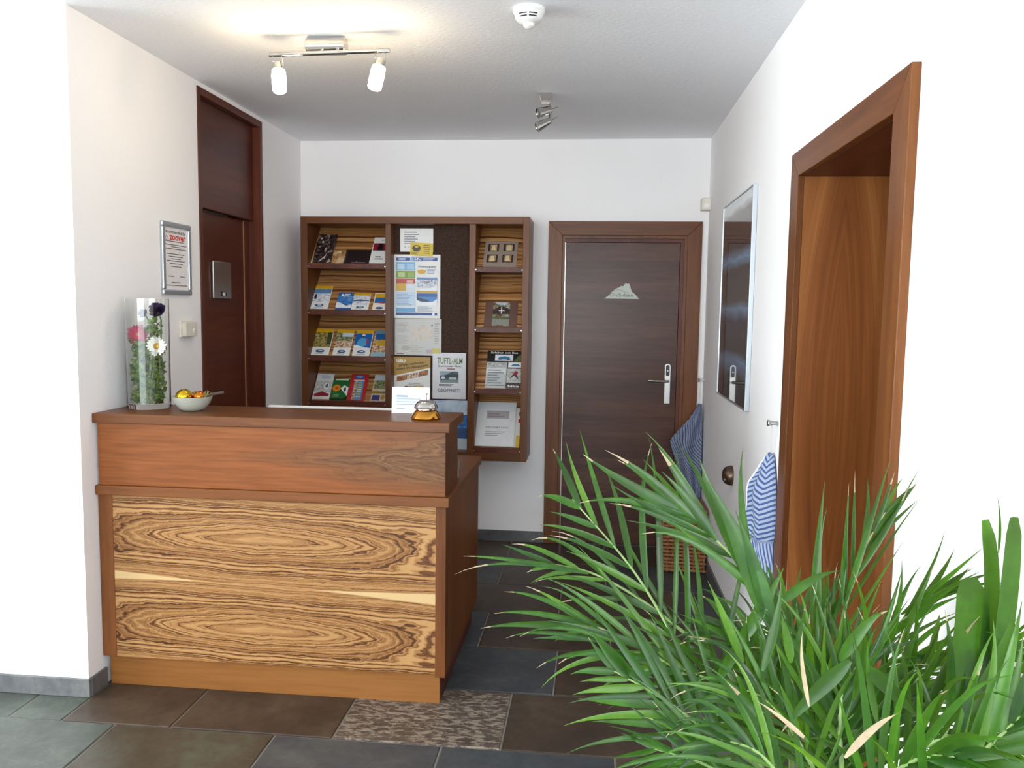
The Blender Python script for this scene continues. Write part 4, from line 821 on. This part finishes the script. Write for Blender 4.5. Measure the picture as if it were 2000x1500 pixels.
def frond(px, n, Ll, Lr, W, spread=(.95, .95), start=.35, droop=.2, face=(0, -1, .25), stem=True, dryp=.35, endl=.55):
    P = [at(x, y, Y) for x, y, Y in px]
    if stem: P = [PB+V3((rp.uniform(-.06, .06), rp.uniform(-.06, .06), .27)), (P[0]+PB+V3((0, 0, .3)))/2] + P
    pts = [clampx(p) for p in spline(P, 8)]; N = len(pts)
    r = [.0062*(1-.78*i/(N-1)) for i in range(N)]
    fr = MB().tube(pts, r, 6).build('frond', rachM, palm, smooth=True)
    face = V3(face).normalized()
    for k in range(n):
        t = start+(1-start)*(k+.5)/n; f = t*(N-1); i = int(f); q = f-i; b = pts[i].lerp(pts[min(i+1, N-1)], q); tg = (pts[min(i+1, N-1)]-pts[max(i-1, 0)]).normalized()
        side = tg.cross(face).normalized(); nn = side.cross(tg).normalized(); u = (t-start)/(1-start)
        size = (.72+.5*math.sin(math.pi*min(1, u*.9+.1)))*(1-(1-endl)*u**2)
        for sgn, LL, sp in ((1, Ll, spread[0]), (-1, Lr, spread[1])):
            a = sp*(1-.55*u)*rp.uniform(.88, 1.12)
            d = tg*math.cos(a)+side*sgn*math.sin(a)+nn*rp.uniform(.0, .28)
            leaf(fr, b, d, nn+V3((rp.uniform(-.35, .35), rp.uniform(-.3, .3), rp.uniform(-.2, .2))), LL*1.17*size*rp.uniform(.8, 1.2), W*.84*rp.uniform(.75, 1.2), droop*1.5*rp.uniform(.4, 1.6), rp.choice((.1, .12, .2)) if rp.random() < dryp*.7 else 0, rp.uniform(-.06, .06), rp.choice((0, 0, 0, 1, 1, 2)))
    return fr
# left-reaching fronds
F1 = frond([(1440, 1470, 1.42), (1339, 1288, 1.47), (1240, 1119, 1.55), (1118, 975, 1.64)], 11, .25, .17, .0155, (.66, .80), .40, .09, dryp=.25)
F2 = frond([(1540, 1370, 1.3), (1487, 1165, 1.34), (1395, 1051, 1.40), (1313, 984, 1.45)], 5, .17, .15, .017, (.42, .55), .60, .05)
F3 = frond([(1500, 1530, 1.28), (1400, 1444, 1.31), (1296, 1366, 1.35), (1190, 1305, 1.40)], 12, .17, .16, .0155, (.78, .85), .38, .10, dryp=.1)
F4 = frond([(1450, 1420, 1.40), (1339, 1318, 1.45), (1209, 1244, 1.51), (1120, 1205, 1.57)], 7, .20, .15, .014, (.45, .7), .42, .16)
F5 = frond([(1450, 1360, 1.5), (1310, 1215, 1.58), (1170, 1125, 1.66), (1060, 1098, 1.72)], 6, .19, .15, .012, (.45, .6), .45, .18, dryp=.7)
# upright and right fronds
F6 = frond([(1600, 1420, 1.43), (1640, 1230, 1.50), (1680, 1090, 1.54), (1738, 985, 1.58)], 7, .17, .14, .0105, (.34, .36), .45, .02)
F7 = frond([(1640, 1430, 1.40), (1715, 1275, 1.45), (1790, 1185, 1.46), (1860, 1140, 1.44)], 7, .12, .12, .011, (.34, .34), .45, .03)
F8 = frond([(1800, 1540, 1.15), (1850, 1420, 1.17), (1900, 1330, 1.19), (1960, 1260, 1.19)], 5, .10, .12, .016, (.4, .6), .45, .10)
F9 = frond([(1660, 1500, 1.30), (1780, 1400, 1.27), (1900, 1355, 1.22), (2010, 1345, 1.15)], 12, .14, .17, .013, (.5, .8), .35, .22, dryp=.5)
F10 = frond([(1650, 1470, 1.38), (1790, 1330, 1.34), (1890, 1290, 1.28), (1990, 1270, 1.22)], 11, .12, .16, .012, (.4, .8), .38, .22, dryp=.5)
F11 = frond([(1570, 1480, 1.38), (1490, 1390, 1.40), (1390, 1330, 1.43), (1290, 1290, 1.47)], 10, .16, .16, .014, (.7, .8), .35, .12)
F12 = frond([(1590, 1430, 1.44), (1560, 1290, 1.52), (1535, 1210, 1.58), (1500, 1150, 1.62)], 8, .13, .13, .0135, (.55, .6), .4, .07)
F13 = frond([(1600, 1450, 1.42), (1592, 1330, 1.46), (1600, 1240, 1.50), (1618, 1160, 1.54)], 8, .13, .13, .011, (.4, .45), .4, .04)
# the dense heart below
heart = [[(1540, 1600, 1.20), (1450, 1540, 1.22), (1370, 1490, 1.26), (1270, 1460, 1.30)], [(1560, 1570, 1.25), (1600, 1470, 1.25), (1660, 1400, 1.25), (1740, 1370, 1.24)],
         [(1700, 1580, 1.15), (1770, 1490, 1.13), (1850, 1440, 1.10), (1960, 1440, 1.06)], [(1620, 1500, 1.36), (1680, 1360, 1.36), (1760, 1285, 1.35), (1840, 1290, 1.33)],
         [(1600, 1480, 1.40), (1550, 1360, 1.42), (1480, 1270, 1.45), (1420, 1220, 1.48)],
         [(1600, 1560, 1.2), (1560, 1450, 1.2), (1500, 1370, 1.22), (1430, 1340, 1.25)], [(1640, 1540, 1.22), (1640, 1420, 1.22), (1650, 1340, 1.24), (1690, 1280, 1.26)],
         [(1680, 1600, 1.08), (1720, 1530, 1.06), (1800, 1480, 1.04), (1900, 1480, 1.0)], [(1580, 1600, 1.1), (1540, 1540, 1.1), (1480, 1470, 1.12), (1400, 1440, 1.15)],
         [(1620, 1460, 1.45), (1600, 1390, 1.5), (1570, 1320, 1.55), (1580, 1260, 1.58)], [(1760, 1600, 1.05), (1860, 1520, 1.02), (1950, 1440, 1.02), (2010, 1380, 1.02)],
         [(1610, 1500, 1.32), (1620, 1400, 1.34), (1600, 1320, 1.36), (1560, 1240, 1.38)], [(1660, 1520, 1.28), (1700, 1430, 1.28), (1760, 1370, 1.28), (1850, 1350, 1.26)]]
for i, h in enumerate(heart): frond(h, 13, .15, .15, (.012, .015, .011)[i % 3], (.6, .75), .3, (.10, .22, .32)[i % 3], dryp=.25, face=(rp.uniform(-.5, .5), -1, rp.uniform(-.1, .8)))
# single broad blades that stand out
def blade(fr, a, b, W, droop=.02, dry=0, face=(0, -1, .2), mat=0, curl=0, blunt=False):
    A, Bp = at(*a), at(*b); leaf(fr, A, Bp-A+V3((0, 0, droop*.35)), face, (Bp-A).length, W, droop, dry, curl, mat, blunt)
blade(F2, (1510, 1230, 1.31), (1395, 935, 1.36), .036, .03); blade(F2, (1485, 1160, 1.33), (1345, 905, 1.38), .028, .03, mat=1); blade(F2, (1395, 1051, 1.40), (1288, 875, 1.44), .020, .02, .2)
blade(F2, (1400, 1056, 1.39), (1300, 915, 1.42), .018, .02); blade(F2, (1520, 1260, 1.31), (1440, 995, 1.34), .026, .02)
blade(F2, (1390, 1045, 1.40), (1190, 868, 1.46), .015, .06, .2); blade(F2, (1350, 1010, 1.42), (1125, 915, 1.48), .020, .05, .1); blade(F2, (1330, 1000, 1.43), (1200, 905, 1.47), .013, .10, .12)
blade(F2, (1340, 1005, 1.42), (1130, 980, 1.48), .013, .10, .1); blade(F2, (1395, 1060, 1.40), (1180, 1040, 1.45), .011, .25, .2); blade(F2, (1480, 1160, 1.33), (1240, 1045, 1.38), .013, .3, .15)
blade(F8, (1868, 1390, 1.19), (1918, 1130, 1.185), .050, -.02, blunt=True); blade(F8, (1915, 1340, 1.18), (1962, 1015, 1.175), .022, -.01, blunt=True); blade(F8, (1945, 1330, 1.17), (1990, 1010, 1.15), .025, -.01, blunt=True); blade(F8, (1950, 1080, 1.172), (1958, 965, 1.172), .004, 0)
blade(F8, (1900, 1390, 1.14), (2015, 1190, 1.10), .03, .02); blade(F8, (1880, 1420, 1.13), (2020, 1270, 1.08), .026, .04)
blade(F6, (1585, 1190, 1.5), (1608, 940, 1.56), .013, 0); blade(F6, (1640, 1200, 1.5), (1660, 945, 1.56), .010, 0, .1); blade(F6, (1650, 1180, 1.5), (1738, 895, 1.56), .012, 0); blade(F6, (1600, 1220, 1.5), (1590, 990, 1.55), .012, 0)
blade(F6, (1690, 1090, 1.54), (1795, 940, 1.58), .008, .02); blade(F6, (1700, 1060, 1.55), (1800, 985, 1.58), .008, .05); blade(F7, (1760, 1200, 1.45), (1925, 1075, 1.36), .011, .02); blade(F7, (1780, 1195, 1.44), (1915, 1122, 1.37), .012, .04); blade(F7, (1730, 1240, 1.44), (1880, 1160, 1.38), .014, .04)
blade(F3, (1500, 1420, 1.15), (1400, 1395, 1.2), .011, .2, .3); blade(F3, (1650, 1480, 1.0), (1790, 1400, 1.0), .009, .16, 1, curl=.16, face=(.3, -.5, .8)); blade(F3, (1580, 1450, 1.0), (1460, 1395, 1.02), .007, .10, .9, curl=-.12, face=(0, -.5, .8))
blade(F3, (1660, 1290, 1.12), (1540, 1440, 1.12), .022, .1, .1); blade(F3, (1690, 1300, 1.1), (1730, 1440, 1.1), .020, .2, 0); blade(F3, (1580, 1380, 1.05), (1540, 1230, 1.1), .006, .1, 1, curl=.12)
blade(F3, (1640, 1290, 1.15), (1760, 1220, 1.16), .018, .3, .1); blade(F3, (1520, 1180, 1.3), (1640, 1120, 1.34), .016, .1); blade(F3, (1440, 1260, 1.3), (1545, 1120, 1.34), .022, .05); blade(F3, (1400, 1330, 1.3), (1500, 1200, 1.32), .018, .1)
blade(F5, (1150, 1120, 1.66), (905, 1095, 1.78), .012, .08, .15); blade(F5, (1130, 1115, 1.67), (885, 1115, 1.79), .007, .14, .35); blade(F4, (1160, 1225, 1.54), (940, 1240, 1.62), .015, .10, .1)
blade(F4, (1150, 1218, 1.55), (965, 1206, 1.62), .012, .10, .12); blade(F4, (1180, 1230, 1.53), (985, 1155, 1.62), .013, .12, .1); blade(F4, (1180, 1255, 1.50), (1010, 1330, 1.55), .010, .35, .1); blade(F4, (1230, 1260, 1.48), (1020, 1300, 1.54), .011, .35, .1)
blade(F3, (1280, 1290, 1.4), (1075, 1390, 1.46), .013, .4, .15); blade(F3, (1300, 1300, 1.4), (1100, 1360, 1.45), .016, .35, .1)
for k in range(46):
    x, y = rp.uniform(1440, 1720), rp.uniform(1290, 1480); Y = rp.uniform(1.12, 1.42); a = rp.uniform(-.45, .45); L = rp.uniform(90, 190)
    blade(rp.choice((F3, F11, F12, F13)), (x, y, Y), (x+L*math.sin(a), y-L*math.cos(a), Y+rp.uniform(-.04, .06)), rp.uniform(.010, .017), rp.uniform(0, .1), rp.choice((0, 0, .1)), (rp.uniform(-.5, .5), -1, .2), rp.choice((0, 2, 2, 1)))
LEAVES.sort(key=lambda q: -q[0])
rest = MB()
for i, (sz, fr, vs, fs, ms, mat) in enumerate(LEAVES):
    if i < 300:
        m = MB(); m.add(vs, fs); m.mi = ms
        m.build('leaflet', [(leafA, leafB, leafC)[mat], dryM], fr, smooth=True)
    else:
        b = len(rest.v); rest.v += vs; rest.f += [tuple(b+k for k in f) for f in fs]; rest.mi += [3 if k else int(mat) for k in ms]
rest.build('leaflets', [leafA, leafB, leafC, dryM], palm, smooth=True, kind='stuff')
